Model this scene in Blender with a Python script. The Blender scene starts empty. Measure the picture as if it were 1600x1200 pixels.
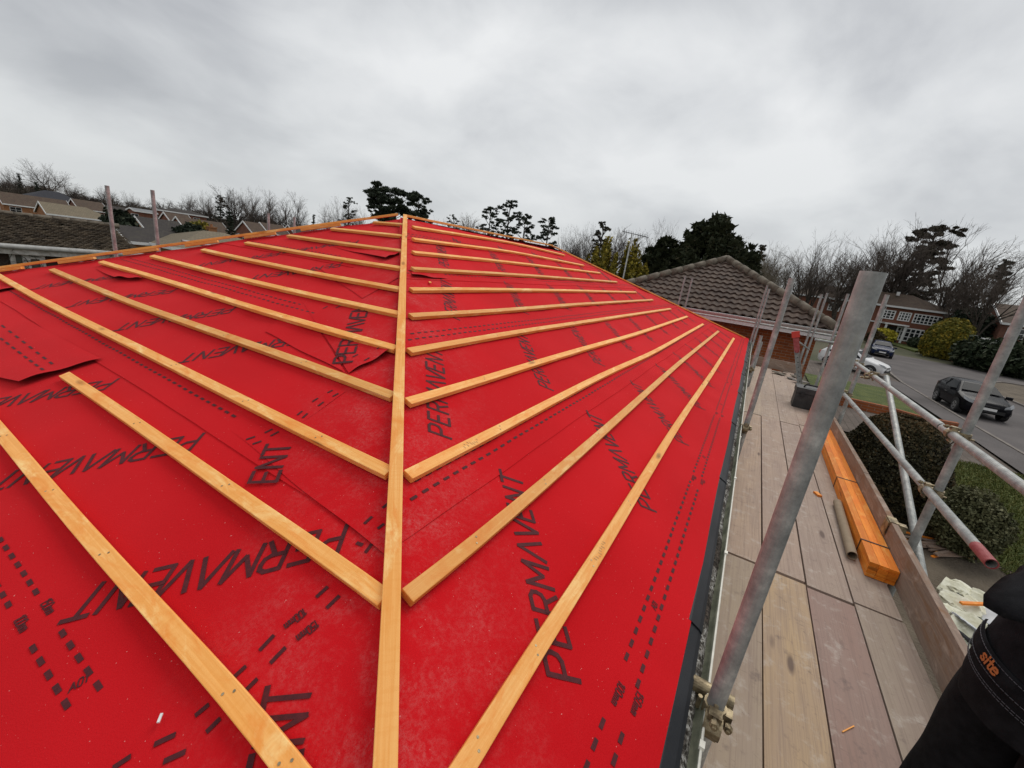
import bpy, bmesh, math, random
from mathutils import Vector, Matrix, noise as mn
R_ = random.Random(7)
PI = math.pi
sc = bpy.context.scene
COL = sc.collection
CAMZ = 3.9                                  # the lens is 3.9 m above the road
F = 642.0 / 1600.0
# camera axes (columns: right, up, back) recovered from the vanishing points of eaves and poles
MR = Matrix(((0.52149342, 0.17183311, -0.83577389), (-0.84306173, 0.25472151, -0.47367064), (0.13149729, 0.9516251, 0.27770151)))

def ray(px, py):
    return MR @ Vector(((px - 800) / 642.0, -(py - 600) / 642.0, -1.0))
def on_z(px, py, z):                        # point where the sight line meets height z
    r = ray(px, py); return Vector((0, 0, CAMZ)) + r * ((z - CAMZ) / r.z)
def on_y(px, py, y):
    r = ray(px, py); return Vector((0, 0, CAMZ)) + r * (y / r.y)
def on_x(px, py, x):
    r = ray(px, py); return Vector((0, 0, CAMZ)) + r * (x / r.x)
def at(px, py, d):                          # point at horizontal distance d
    r = ray(px, py); return Vector((0, 0, CAMZ)) + r * (d / math.hypot(r.x, r.y))

# ---------------------------------------------------------------- materials
def new_mat(name):
    m = bpy.data.materials.new(name); m.use_nodes = True
    nt = m.node_tree; nt.nodes.clear()
    out = nt.nodes.new('ShaderNodeOutputMaterial'); b = nt.nodes.new('ShaderNodeBsdfPrincipled')
    nt.links.new(b.outputs[0], out.inputs[0])
    return m, nt, b
def N(nt, typ, **kw):
    n = nt.nodes.new(typ)
    for k, v in kw.items(): setattr(n, k, v)
    return n
def coords(nt, kind='Object', scale=(1, 1, 1)):
    tc = N(nt, 'ShaderNodeTexCoord'); mp = N(nt, 'ShaderNodeMapping')
    mp.inputs['Scale'].default_value = scale
    nt.links.new(tc.outputs[kind], mp.inputs[0]); return mp.outputs[0]
def noise(nt, vec, scale, detail=4, rough=.55, dist=0):
    n = N(nt, 'ShaderNodeTexNoise'); n.inputs['Scale'].default_value = scale
    n.inputs['Detail'].default_value = detail; n.inputs['Roughness'].default_value = rough; n.inputs['Distortion'].default_value = dist
    nt.links.new(vec, n.inputs['Vector']); return n.outputs['Fac']
def ramp(nt, fac, stops, interp='LINEAR'):
    r = N(nt, 'ShaderNodeValToRGB'); r.color_ramp.interpolation = interp
    e = r.color_ramp.elements
    while len(e) < len(stops): e.new(.5)
    for i, (p, c) in enumerate(stops):
        e[i].position = p; e[i].color = (c[0], c[1], c[2], 1) if hasattr(c, '__len__') else (c, c, c, 1)
    nt.links.new(fac, r.inputs[0]); return r.outputs[0]
def mix(nt, fac, a, b, mode='MIX'):
    m = N(nt, 'ShaderNodeMix', data_type='RGBA', blend_type=mode)
    for s, v in ((m.inputs[0], fac), (m.inputs[6], a), (m.inputs[7], b)):
        if isinstance(v, (int, float)): s.default_value = v
        elif isinstance(v, tuple): s.default_value = (v[0], v[1], v[2], 1)
        else: nt.links.new(v, s)
    return m.outputs[2]
def bump(nt, b, h, strength=.3, dist=.02):
    n = N(nt, 'ShaderNodeBump'); n.inputs['Strength'].default_value = strength; n.inputs['Distance'].default_value = dist
    nt.links.new(h, n.inputs['Height']); nt.links.new(n.outputs[0], b.inputs['Normal'])
def setc(nt, b, c):
    if isinstance(c, tuple): b.inputs['Base Color'].default_value = (c[0], c[1], c[2], 1)
    else: nt.links.new(c, b.inputs['Base Color'])
def objrand(nt):
    return N(nt, 'ShaderNodeObjectInfo').outputs['Random']
def mottled(name, c1, c2, scale=8, rough=.8, bscale=60, bstr=.2, kind='Object', metal=0, stops=(.35, .65), bd=.01, spec=.4):
    m, nt, b = new_mat(name); v = coords(nt, kind)
    f = noise(nt, v, scale, 5)
    setc(nt, b, ramp(nt, f, ((stops[0], c1), (stops[1], c2))))
    b.inputs['Roughness'].default_value = rough; b.inputs['Metallic'].default_value = metal
    b.inputs['Specular IOR Level'].default_value = spec
    if bstr: bump(nt, b, noise(nt, v, bscale, 4), bstr, bd)
    return m

def mat_underlay():
    m, nt, b = new_mat('red_underlay'); v = coords(nt)
    f = noise(nt, v, 1.3, 3); fine = noise(nt, v, 260, 2, .7)
    c = ramp(nt, f, ((.3, (.50, .005, .009)), (.7, (.585, .008, .013))))
    c = mix(nt, ramp(nt, fine, ((.35, 0.0), (.75, .3))), c, (.60, .016, .022))
    # scuffed dust trodden in along the hip: smeared by feet, so stretched streaks
    tc = N(nt, 'ShaderNodeTexCoord'); sx = N(nt, 'ShaderNodeSeparateXYZ'); nt.links.new(tc.outputs['Object'], sx.inputs[0])
    d = N(nt, 'ShaderNodeMath', operation='SUBTRACT'); nt.links.new(sx.outputs[0], d.inputs[0]); nt.links.new(sx.outputs[1], d.inputs[1])
    ab = N(nt, 'ShaderNodeMath', operation='ABSOLUTE'); a2 = N(nt, 'ShaderNodeMath', operation='ADD'); a2.inputs[1].default_value = 2.0; nt.links.new(d.outputs[0], a2.inputs[0]); nt.links.new(a2.outputs[0], ab.inputs[0])
    near = ramp(nt, ab.outputs[0], ((.05, 1.0), (.75, 0.0)))
    sm = noise(nt, coords(nt, 'Object', (3, 2.6, 3)), 2.0, 9, .78, .2)
    sp = noise(nt, v, 70, 7, .85)
    msk = N(nt, 'ShaderNodeMath', operation='MULTIPLY'); nt.links.new(ramp(nt, sm, ((.42, 0.0), (.62, 1.0))), msk.inputs[0]); nt.links.new(near, msk.inputs[1])
    m2 = N(nt, 'ShaderNodeMath', operation='MULTIPLY'); nt.links.new(msk.outputs[0], m2.inputs[0]); nt.links.new(ramp(nt, sp, ((.44, 0.05), (.60, 1.0))), m2.inputs[1])
    m3 = N(nt, 'ShaderNodeMath', operation='MULTIPLY'); m3.inputs[1].default_value = .38; nt.links.new(m2.outputs[0], m3.inputs[0]); c = mix(nt, m3.outputs[0], c, (.56, .20, .19))
    grit = noise(nt, v, 130, 2, .6)
    c = mix(nt, ramp(nt, grit, ((.735, 0.0), (.76, .6))), c, (.7, .42, .38))
    setc(nt, b, c); b.inputs['Roughness'].default_value = .85; b.inputs['Specular IOR Level'].default_value = .06
    b.inputs['Sheen Weight'].default_value = .03; b.inputs['Sheen Roughness'].default_value = .5
    h = N(nt, 'ShaderNodeMath', operation='ADD'); nt.links.new(fine, h.inputs[0]); nt.links.new(noise(nt, v, 9, 4), h.inputs[1])
    bump(nt, b, h.outputs[0], .22, .006)
    return m
def mat_wood(name, light, dark, streak, knots=True, rough=.65, spread=.25, nk=1.0):
    m, nt, b = new_mat(name); tc = N(nt, 'ShaderNodeTexCoord')
    rnd = objrand(nt); cmb = N(nt, 'ShaderNodeCombineXYZ'); mu = N(nt, 'ShaderNodeMath', operation='MULTIPLY'); mu.inputs[1].default_value = 37
    nt.links.new(rnd, mu.inputs[0]); nt.links.new(mu.outputs[0], cmb.inputs[0]); nt.links.new(mu.outputs[0], cmb.inputs[1])
    ad = N(nt, 'ShaderNodeVectorMath', operation='ADD'); nt.links.new(tc.outputs['UV'], ad.inputs[0]); nt.links.new(cmb.outputs[0], ad.inputs[1])
    def mp(s):
        q = N(nt, 'ShaderNodeMapping'); q.inputs['Scale'].default_value = s; nt.links.new(ad.outputs[0], q.inputs[0]); return q.outputs[0]
    grain = noise(nt, mp((2.5, 95, 1)), 1, 4, .6, .6)
    broad = noise(nt, mp((1.1, 4, 1)), 1.6, 3)
    blot = noise(nt, mp((3.2, 9, 1)), 1.2, 5, .65, 1.0)
    c = ramp(nt, broad, ((.5 - spread, dark), (.5 + spread, light)))
    c = mix(nt, ramp(nt, grain, ((.42, .55), (.62, 0.0))), c, streak)
    c = mix(nt, ramp(nt, blot, ((.53, 0.0), (.70, .9))), c, tuple(min(1, x * 1.14 + .06) for x in light))
    if knots:
        vo = N(nt, 'ShaderNodeTexVoronoi'); vo.inputs['Scale'].default_value = nk; nt.links.new(mp((2.6, 9, 1)), vo.inputs['Vector'])
        c = mix(nt, ramp(nt, vo.outputs['Distance'], ((.05, .9), (.13, 0.0))), c, tuple(x * .35 for x in dark))
    org = noise(nt, mp((1.7, 5, 1)), 1.7, 5, .7, 1.5); c = mix(nt, ramp(nt, org, ((.50, 0.0), (.66, .8))), c, tuple(x * y for x, y in zip(dark, (.92, .70, .5))))
    saw = noise(nt, mp((70, 14, 1)), 1, 2, .6); c = mix(nt, ramp(nt, saw, ((.36, .22), (.5, 0.0))), c, streak)
    hs = N(nt, 'ShaderNodeHueSaturation'); v = N(nt, 'ShaderNodeMapRange'); v.inputs[3].default_value = .76; v.inputs[4].default_value = 1.12
    nt.links.new(rnd, v.inputs[0]); nt.links.new(v.outputs[0], hs.inputs['Value']); nt.links.new(c, hs.inputs['Color'])
    setc(nt, b, hs.outputs[0]); b.inputs['Roughness'].default_value = rough; b.inputs['Specular IOR Level'].default_value = .25
    bump(nt, b, grain, .25, .002)
    return m
def mat_board():
    m, nt, b = new_mat('weathered_board'); tc = N(nt, 'ShaderNodeTexCoord'); rnd = objrand(nt)
    cmb = N(nt, 'ShaderNodeCombineXYZ'); mu = N(nt, 'ShaderNodeMath', operation='MULTIPLY'); mu.inputs[1].default_value = 53
    nt.links.new(rnd, mu.inputs[0]); nt.links.new(mu.outputs[0], cmb.inputs[0]); nt.links.new(mu.outputs[0], cmb.inputs[1])
    ad = N(nt, 'ShaderNodeVectorMath', operation='ADD'); nt.links.new(tc.outputs['UV'], ad.inputs[0]); nt.links.new(cmb.outputs[0], ad.inputs[1])
    def mp(s):
        q = N(nt, 'ShaderNodeMapping'); q.inputs['Scale'].default_value = s; nt.links.new(ad.outputs[0], q.inputs[0]); return q.outputs[0]
    grain = noise(nt, mp((1.6, 70, 1)), 1, 6, .65, 1.3); broad = noise(nt, mp((1.2, 5, 1)), 1.5, 4); dirt = noise(nt, mp((3, 3, 1)), 3.5, 8, .7)
    scr = noise(nt, mp((30, 8, 1)), 1.2, 3, .6, 2.5)
    tint = N(nt, 'ShaderNodeObjectInfo').outputs['Color']
    c = mix(nt, ramp(nt, broad, ((.3, .55), (.7, 0.0))), tint, (.33, .25, .215))
    c = mix(nt, ramp(nt, grain, ((.36, .42), (.52, 0.0))), c, (.22, .16, .135))
    c = mix(nt, ramp(nt, dirt, ((.54, 0.0), (.70, .6))), c, (.56, .50, .44))
    c = mix(nt, ramp(nt, dirt, ((.30, .6), (.42, 0.0))), c, (.16, .12, .11))
    c = mix(nt, ramp(nt, scr, ((.66, 0.0), (.70, .4))), c, (.15, .12, .10))
    vo = N(nt, 'ShaderNodeTexVoronoi'); vo.inputs['Scale'].default_value = 1; nt.links.new(mp((1.5, 6, 1)), vo.inputs['Vector'])
    c = mix(nt, ramp(nt, vo.outputs['Distance'], ((.06, .85), (.12, 0.0))), c, (.13, .092, .08))
    setc(nt, b, c); b.inputs['Roughness'].default_value = .85; b.inputs['Specular IOR Level'].default_value = .2
    bump(nt, b, grain, .4, .004); return m
def mat_galv(name='galvanised_tube', red=True):
    m, nt, b = new_mat(name); v = coords(nt); f = noise(nt, v, 14, 6, .7); f2 = noise(nt, coords(nt, 'Object', (12, 12, 2)), 3, 5, .6); sp = noise(nt, v, 90, 4, .75)
    c = ramp(nt, f, ((.3, (.17, .18, .175)), (.55, (.34, .35, .335)), (.75, (.58, .58, .54))))
    c = mix(nt, ramp(nt, sp, ((.62, 0.0), (.72, .7))), c, (.16, .15, .13))
    c = mix(nt, ramp(nt, f2, ((.56, 0.0), (.74, .6))), c, (.30, .27, .21))
    if False: c = mix(nt, ramp(nt, noise(nt, coords(nt, 'Object', (7, 7, 2.2)), 1.9, 7, .72), ((.50, 0.0), (.60, .5))), c, (.27, .14, .135))
    setc(nt, b, c); b.inputs['Metallic'].default_value = .25; b.inputs['Roughness'].default_value = .5
    bump(nt, b, sp, .18, .003); return m
def mat_brick(name, c1, c2, mortar=(.42, .36, .30), scale=1.0, mort=.012):
    m, nt, b = new_mat(name); tc = N(nt, 'ShaderNodeTexCoord'); br = N(nt, 'ShaderNodeTexBrick')
    nt.links.new(tc.outputs['UV'], br.inputs['Vector']); br.inputs['Scale'].default_value = scale
    br.inputs['Brick Width'].default_value = .225; br.inputs['Row Height'].default_value = .075; br.inputs['Mortar Size'].default_value = mort * .5
    br.inputs['Mortar Smooth'].default_value = .2; br.inputs['Bias'].default_value = 0
    br.inputs['Color1'].default_value = (*c1, 1); br.inputs['Color2'].default_value = (*c2, 1); br.inputs['Mortar'].default_value = (*mortar, 1)
    v = coords(nt, 'UV'); c = mix(nt, ramp(nt, noise(nt, v, 1.3, 5), ((.35, .45), (.65, 0.0))), br.outputs[0], tuple(x * .5 for x in c2))
    c = mix(nt, ramp(nt, noise(nt, v, 30, 3), ((.4, .3), (.6, 0.0))), c, tuple(x * .5 for x in c2))
    setc(nt, b, c); b.inputs['Roughness'].default_value = .9; b.inputs['Specular IOR Level'].default_value = .2
    inv = N(nt, 'ShaderNodeMath', operation='SUBTRACT'); inv.inputs[0].default_value = 1; nt.links.new(br.outputs['Fac'], inv.inputs[1])
    bump(nt, b, inv.outputs[0], .5, .01); return m
def mat_rooftile(name, c1, c2, moss=None, row=.33, colw=.3, bs=.6):
    m, nt, b = new_mat(name); v = coords(nt, 'UV'); br = N(nt, 'ShaderNodeTexBrick'); nt.links.new(v, br.inputs['Vector'])
    br.inputs['Scale'].default_value = 1; br.inputs['Brick Width'].default_value = colw; br.inputs['Row Height'].default_value = row; br.inputs['Mortar Size'].default_value = .012
    br.inputs['Color1'].default_value = (*c1, 1); br.inputs['Color2'].default_value = (*c2, 1); br.inputs['Mortar'].default_value = (*[x * .45 for x in c1], 1)
    c = br.outputs[0]
    if moss: c = mix(nt, ramp(nt, noise(nt, v, 1.7, 7, .7), ((.48, 0.0), (.68, .8))), c, moss)
    c = mix(nt, ramp(nt, noise(nt, v, 9, 5, .7), ((.3, .4), (.6, 0.0))), c, tuple(x * .5 for x in c1))
    setc(nt, b, c); b.inputs['Roughness'].default_value = .85; b.inputs['Specular IOR Level'].default_value = .25
    sx = N(nt, 'ShaderNodeSeparateXYZ'); nt.links.new(v, sx.inputs[0]); dv = N(nt, 'ShaderNodeMath', operation='DIVIDE'); dv.inputs[1].default_value = row
    nt.links.new(sx.outputs[1], dv.inputs[0]); fr = N(nt, 'ShaderNodeMath', operation='FRACT'); nt.links.new(dv.outputs[0], fr.inputs[0])
    iv = N(nt, 'ShaderNodeMath', operation='SUBTRACT'); iv.inputs[0].default_value = 1; nt.links.new(fr.outputs[0], iv.inputs[1])
    bump(nt, b, iv.outputs[0], bs, .05); return m
def mat_leaf(name, cols, rough=.7, trans=False):
    m, nt, b = new_mat(name); at_ = N(nt, 'ShaderNodeAttribute', attribute_name='tint')
    n = len(cols); setc(nt, b, ramp(nt, at_.outputs['Fac'], [(i / (n - 1), c) for i, c in enumerate(cols)]))
    b.inputs['Roughness'].default_value = rough; b.inputs['Specular IOR Level'].default_value = .2; return m
def plain(name, c, rough=.5, metal=0, spec=.5, coat=0):
    m, nt, b = new_mat(name); v = coords(nt)
    f = noise(nt, v, 23, 4); setc(nt, b, ramp(nt, f, ((.3, tuple(x * .86 for x in c)), (.7, tuple(min(1, x * 1.06) for x in c)))))
    b.inputs['Roughness'].default_value = rough; b.inputs['Metallic'].default_value = metal; b.inputs['Specular IOR Level'].default_value = spec; b.inputs['Coat Weight'].default_value = coat
    return m

M = {}
M['red'] = mat_underlay()
M['print'] = mottled('black_print', (.055, .004, .007), (.09, .007, .011), 60, .8, 200, .1)
M['fold'] = mottled('underlay_underside', (.04, .012, .014), (.075, .02, .022), 30, .85)
M['batten'] = mat_wood('batten_wood', (.96, .53, .185), (.90, .385, .085), (.80, .31, .055), True, .6, .30, .8)
M['bundle'] = mat_wood('treated_orange_wood', (1.0, .36, .045), (.93, .26, .022), (.72, .17, .012), True, .6, .3, .5)
M['board'] = mat_board()
M['toe'] = mat_wood('toe_board_wood', (.36, .265, .205), (.27, .195, .15), (.20, .145, .115), True, .85, .3, .6)
M['galv'] = mat_galv()
M['galv_far'] = mat_galv('grey_tube', False)
M['coupler'] = mottled('coupler_steel', (.13, .10, .06), (.42, .34, .21), 24, .5, 80, .3, metal=.6)
M['tray'] = mottled('black_plastic', (.014, .015, .018), (.024, .026, .030), 3, .55, 120, .08, spec=.22)
M['gutter'] = mottled('algae_gutter', (.10, .11, .075), (.23, .235, .17), 12, .7, 60, .3)
M['rim'] = plain('white_rim', (.74, .71, .62), .5)
M['white'] = plain('white_upvc', (.72, .72, .71), .35)
M['offwhite'] = mottled('weathered_white', (.36, .35, .32), (.62, .61, .58), 9, .6, 60, .2)
M['brick'] = mat_brick('red_brick', (.42, .125, .04), (.27, .075, .028), (.34, .27, .20))
M['brick2'] = mat_brick('brown_brick', (.24, .105, .07), (.18, .078, .055), (.20, .16, .13))
M['brickO'] = mat_brick('orange_brick', (.42, .19, .085), (.34, .145, .062), (.26, .19, .13))
M['brickR'] = mat_brick('far_red_brick', (.26, .10, .065), (.20, .08, .05), (.22, .15, .11))
M['brickD'] = mat_brick('dark_brick', (.085, .055, .042), (.06, .042, .034), (.08, .07, .06))
M['tileB'] = mat_rooftile('brown_tiles', (.105, .070, .050), (.075, .052, .040), (.11, .09, .06))
M['tileD'] = mat_rooftile('dark_tiles', (.055, .047, .044), (.042, .037, .035), (.075, .068, .05))
M['tileK'] = mat_rooftile('khaki_tiles', (.215, .175, .12), (.175, .145, .10), (.15, .13, .09))
M['slate'] = mat_rooftile('slate', (.045, .046, .055), (.034, .035, .042))
M['panel'] = mottled('pale_sheet_roof', (.13, .135, .14), (.19, .195, .20), 2, .5)
M['tileN'] = mottled('concrete_tile', (.042, .026, .019), (.098, .066, .048), 3.8, .85, 45, .5, bd=.01)
M['tileM'] = mottled('mossy_tile', (.060, .048, .035), (.165, .132, .092), 4.5, .9, 30, .5, bd=.012)
M['ridge'] = mottled('mossy_ridge', (.085, .068, .05), (.17, .145, .11), 6, .9, 30, .5)
M['glass'] = plain('window_glass', (.020, .024, .026), .08, 0, .6)
M['dark'] = plain('dark_interior', (.012, .012, .012), .7)
M['rubber'] = plain('black_rubber', (.018, .018, .019), .7)
M['black_cloth'] = mottled('black_cloth', (.007, .007, .008), (.014, .014, .016), 30, .93, 320, .6, bd=.004, spec=.12)
M['stitch'] = plain('grey_stitching', (.075, .075, .085), .8)
M['orange_thread'] = plain('orange_embroidery', (.46, .14, .035), .8)
M['skin'] = plain('skin', (.48, .27, .19), .55)
M['hair'] = plain('dark_hair', (.03, .02, .015), .7)
M['asphalt'] = mottled('asphalt', (.058, .050, .049), (.105, .092, .088), .38, .88, 40, .35, stops=(.3, .7))
M['pave'] = mat_brick('block_paving', (.165, .135, .115), (.125, .10, .085), (.10, .085, .07), .55)
M['kerb'] = mottled('kerb_stone', (.13, .113, .10), (.20, .175, .155), 3, .9, 50, .3)
M['grass'] = mottled('grass', (.055, .078, .016), (.105, .125, .028), 1.6, .95, 34, .9, bd=.05)
M['soil'] = mottled('bare_soil', (.078, .060, .042), (.15, .12, .085), 1.1, .95, 22, .9, bd=.05)
M['ground'] = mottled('rough_ground', (.05, .055, .024), (.095, .085, .05), .12, .95, 3, .6, bd=.2)
M['bark'] = mottled('bark', (.030, .024, .019), (.070, .056, .044), 3, .95, 30, .5)
M['twig'] = mottled('twigs', (.058, .045, .038), (.118, .094, .078), .3, .95, 30, 0)
M['twigP'] = mottled('pale_twigs', (.11, .09, .065), (.20, .17, .125), .3, .95, 30, 0)
M['pine'] = mat_leaf('pine_needles', ((.018, .025, .017), (.036, .047, .030), (.062, .075, .042)))
M['cedar'] = mat_leaf('cedar_needles', ((.026, .028, .019), (.055, .048, .030), (.095, .066, .040)))
M['yew'] = mat_leaf('yew_leaves', ((.020, .027, .014), (.043, .050, .025), (.090, .072, .040)))
M['gold'] = mat_leaf('golden_conifer', ((.05, .05, .010), (.19, .16, .022), (.38, .29, .035)))
M['dome'] = mat_leaf('clipped_leaves', ((.065, .072, .012), (.16, .14, .02), (.42, .27, .03)))
M['hedge'] = mat_leaf('dark_hedge', ((.018, .017, .010), (.050, .044, .020), (.13, .080, .034)))
M['bush'] = mat_leaf('grey_green_leaves', ((.04, .045, .018), (.105, .105, .05), (.22, .21, .115)))
M['laurel'] = mat_leaf('laurel', ((.010, .018, .008), (.028, .040, .018), (.09, .10, .06)))
M['yellow'] = mat_leaf('yellow_shrub', ((.14, .15, .02), (.38, .33, .03), (.55, .46, .06)))
M['conifer'] = mat_leaf('dark_conifer', ((.010, .016, .010), (.022, .032, .018), (.05, .055, .03)))
M['scrub'] = mat_leaf('winter_scrub', ((.048, .039, .031), (.082, .066, .052), (.125, .104, .082)))

# ---------------------------------------------------------------- object helpers
def tag(o, label=None, cat=None, group=None, kind=None):
    if label: o['label'] = label
    if cat: o['category'] = cat
    if group: o['group'] = group
    if kind: o['kind'] = kind
    return o
ORG = {}
def thing(name, label, cat, loc=(0, 0, 0), group=None, rotz=0):
    o = bpy.data.objects.new(name, None); COL.objects.link(o); o.location = loc; o.rotation_euler = (0, 0, rotz); o.empty_display_size = .2
    ORG[o.name] = Vector(loc) if not rotz else None
    return tag(o, label, cat, group)

class MB:
    def __init__(s): s.v = []; s.f = []; s.m = []; s.uv = []; s.t = []
    def face(s, pts, mi=0, uv=None, tint=None):
        i = len(s.v); s.v += [tuple(p) for p in pts]; s.f.append(tuple(range(i, i + len(pts)))); s.m.append(mi)
        s.uv.append(uv or [(0, 0)] * len(pts)); s.t.append(tint)
    def box(s, c, size, ax=None, mi=0):
        """box centred at c; ax = three axis vectors; uv u along first axis, v across"""
        a = [Vector(q) for q in (ax or ((1, 0, 0), (0, 1, 0), (0, 0, 1)))]; c = Vector(c); h = [q * .5 for q in size]
        for k in range(3):
            i, j = (k + 1) % 3, (k + 2) % 3
            if k == 0: i, j = 1, 2
            elif k == 1: i, j = 0, 2
            else: i, j = 0, 1
            for sg in (1, -1):
                p = [c + a[k] * h[k] * sg + a[i] * h[i] * x + a[j] * h[j] * y for x, y in ((-1, -1), (1, -1), (1, 1), (-1, 1))]
                u = [(h[i] * x + (c.dot(a[i]) if i == 0 else 0), h[j] * y + .31 * k + .17 * sg) for x, y in ((-1, -1), (1, -1), (1, 1), (-1, 1))]
                n = (p[1] - p[0]).cross(p[2] - p[0])
                if n.dot(a[k] * sg) < 0: p.reverse(); u.reverse()
                s.face(p, mi, u)
    def tube(s, p0, p1, r, n=10, r1=None, caps=True, mi=0):
        p0, p1 = Vector(p0), Vector(p1); d = (p1 - p0); L = d.length
        if L < 1e-6: return
        d /= L; x = d.orthogonal().normalized(); y = d.cross(x); r1 = r if r1 is None else r1
        a = [p0 + (x * math.cos(2 * PI * k / n) + y * math.sin(2 * PI * k / n)) * r for k in range(n)]
        b = [p1 + (x * math.cos(2 * PI * k / n) + y * math.sin(2 * PI * k / n)) * r1 for k in range(n)]
        i = len(s.v); s.v += [tuple(q) for q in a + b]
        for k in range(n):
            s.f.append((i + k, i + (k + 1) % n, i + n + (k + 1) % n, i + n + k)); s.m.append(mi); s.uv.append([(0, k / n), (0, (k + 1) / n), (L, (k + 1) / n), (L, k / n)]); s.t.append(None)
        if caps:
            s.f.append(tuple(i + k for k in reversed(range(n)))); s.m.append(mi); s.uv.append([(0, 0)] * n); s.t.append(None)
            s.f.append(tuple(i + n + k for k in range(n))); s.m.append(mi); s.uv.append([(0, 0)] * n); s.t.append(None)
    def hollow(s, p0, p1, r, ri, n=16):
        p0, p1 = Vector(p0), Vector(p1); d = (p1 - p0).normalized(); x = d.orthogonal().normalized(); y = d.cross(x)
        ring = lambda p, q: [p + (x * math.cos(2 * PI * k / n) + y * math.sin(2 * PI * k / n)) * q for k in range(n)]
        A, B, C, D = ring(p0, r), ring(p1, r), ring(p1, ri), ring(p0, ri)
        for P, Q in ((A, B), (B, C), (C, D), (D, A)):
            for k in range(n): s.face((P[k], P[(k + 1) % n], Q[(k + 1) % n], Q[k]))
    def grid(s, pts, mi=0, uvf=None, close=False):
        """pts[i][j] grid sharing vertices"""
        i0 = len(s.v); nj = len(pts[0])
        for row in pts: s.v += [tuple(p) for p in row]
        for i in range(len(pts) - 1):
            for j in range(nj if close else nj - 1):
                k = (j + 1) % nj
                s.f.append((i0 + i * nj + j, i0 + i * nj + k, i0 + (i + 1) * nj + k, i0 + (i + 1) * nj + j)); s.m.append(mi); s.t.append(None)
                s.uv.append([uvf(i, j), uvf(i, j + 1), uvf(i + 1, j + 1), uvf(i + 1, j)] if uvf else [(0, 0)] * 4)
    def build(s, name, mats, parent=None, smooth=False, origin=None, bevel=0):
        if not isinstance(mats, (list, tuple)): mats = [mats]
        o_ = Vector(origin) if origin is not None else (world_org(parent) if parent else Vector((0, 0, 0)))
        me = bpy.data.meshes.new(name); me.from_pydata([(p[0] - o_.x, p[1] - o_.y, p[2] - o_.z) for p in s.v], [], s.f)
        for q in mats: me.materials.append(q)
        me.polygons.foreach_set('material_index', s.m)
        uvl = me.uv_layers.new(name='UVMap'); flat = [c for f in s.uv for p in f for c in p]; uvl.data.foreach_set('uv', flat)
        if any(t is not None for t in s.t):
            at_ = me.attributes.new('tint', 'FLOAT', 'FACE'); at_.data.foreach_set('value', [t or 0 for t in s.t])
        if smooth: me.polygons.foreach_set('use_smooth', [True] * len(me.polygons))
        me.update(); me.validate()
        o = bpy.data.objects.new(name, me); COL.objects.link(o)
        if parent: o.parent = parent
        elif origin is not None: o.location = o_
        if bevel:
            md = o.modifiers.new('bevel', 'BEVEL'); md.width = bevel; md.segments = 2; md.limit_method = 'ANGLE'
        ORG[o.name] = o_
        return o
def world_org(o):
    return ORG.get(o.name) or Vector((0, 0, 0))
def copy_tree(o, parent=None, loc=None, rotz=None, scale=None):
    c = o.copy(); COL.objects.link(c)
    if parent: c.parent = parent
    if loc is not None: c.location = loc
    if rotz is not None: c.rotation_euler = (0, 0, rotz)
    if scale is not None: c.scale = scale
    for ch in list(o.children): copy_tree(ch, c)
    return c
def smoothstep(a, b, x):
    t = max(0, min(1, (x - a) / (b - a))); return t * t * (3 - 2 * t)
# ================================================================ the roof being re-covered
AP = Vector((3.7105, 3.8379, .3543 + CAMZ))            # apex where the hips meet the ridge
TR, TL = .387, .404                                    # pitches of the long side and the hip end
FA = Vector((8.14, 4.119, .463 + CAMZ))                # far end of the ridge
NR = Vector((0, -TR, 1)).normalized(); NL = Vector((-TL, 0, 1)).normalized()
cR, cL = 1 / math.sqrt(1 + TR * TR), 1 / math.sqrt(1 + TL * TL)
def ye(x): return -.066 + .0205 * x                    # eave line of the long side
XE = -.03                                              # eave line of the hip end
YB = 7.58
def PR(px, py, h=0):
    r = ray(px, py); o = Vector((0, 0, CAMZ)); return o + r * ((NR.dot(AP - o) + h) / NR.dot(r))
def PL(px, py, h=0):
    r = ray(px, py); o = Vector((0, 0, CAMZ)); return o + r * ((NL.dot(AP - o) + h) / NL.dot(r))
def wr(x, y, seed=0.):
    a = mn.noise(Vector((x * 1.3 + seed, y * 1.3, 3.1))); b = mn.noise(Vector((x * 4.1, y * 4.1 + seed, 9.2))); c = mn.noise(Vector((x * 11, y * 5 + seed, 1.2)))
    return -.006 + .006 * a + .0038 * b + .0010 * c - .007 * (.5 + .5 * math.sin(x * 10.4 + seed)) * (.5 + .5 * math.sin(y * 10.4 + seed * .7))
def onR(x, y, off=0):                                  # surface point of the long side above plan (x, y)
    p = Vector((x, y, AP.z + TR * (y - AP.y))); return p + NR * (wr(x, y) * smoothstep(-.02, .22, y - ye(x)) + off)
LAPR = [-.02, .80, 1.60, 2.40, 3.20, 4.0]              # course edges (run up from the eave, in plan)
def lapl(t): t = max(0, min(1, t)); return .0045 * (1 - t) ** 2 + .0006
def topR(x, y, off):                                   # on the uppermost sheet
    run = y - ye(x); k = max([i for i in range(5) if LAPR[i] <= run] or [0]); return onR(x, y, lapl((run - LAPR[k]) / .92) + off)
def topL(x, y, off):
    k = max([i for i in range(5) if LAPL[i] <= x] or [0]); return onL(x, y, lapl((x - LAPL[k]) / .92) + off)
def onL(x, y, off=0):
    p = Vector((x, y, AP.z + TL * (x - AP.x))); return p + NL * (wr(x, y, 5) + off)
EZ = AP.z + TR * (ye(2) - AP.y)

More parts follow.
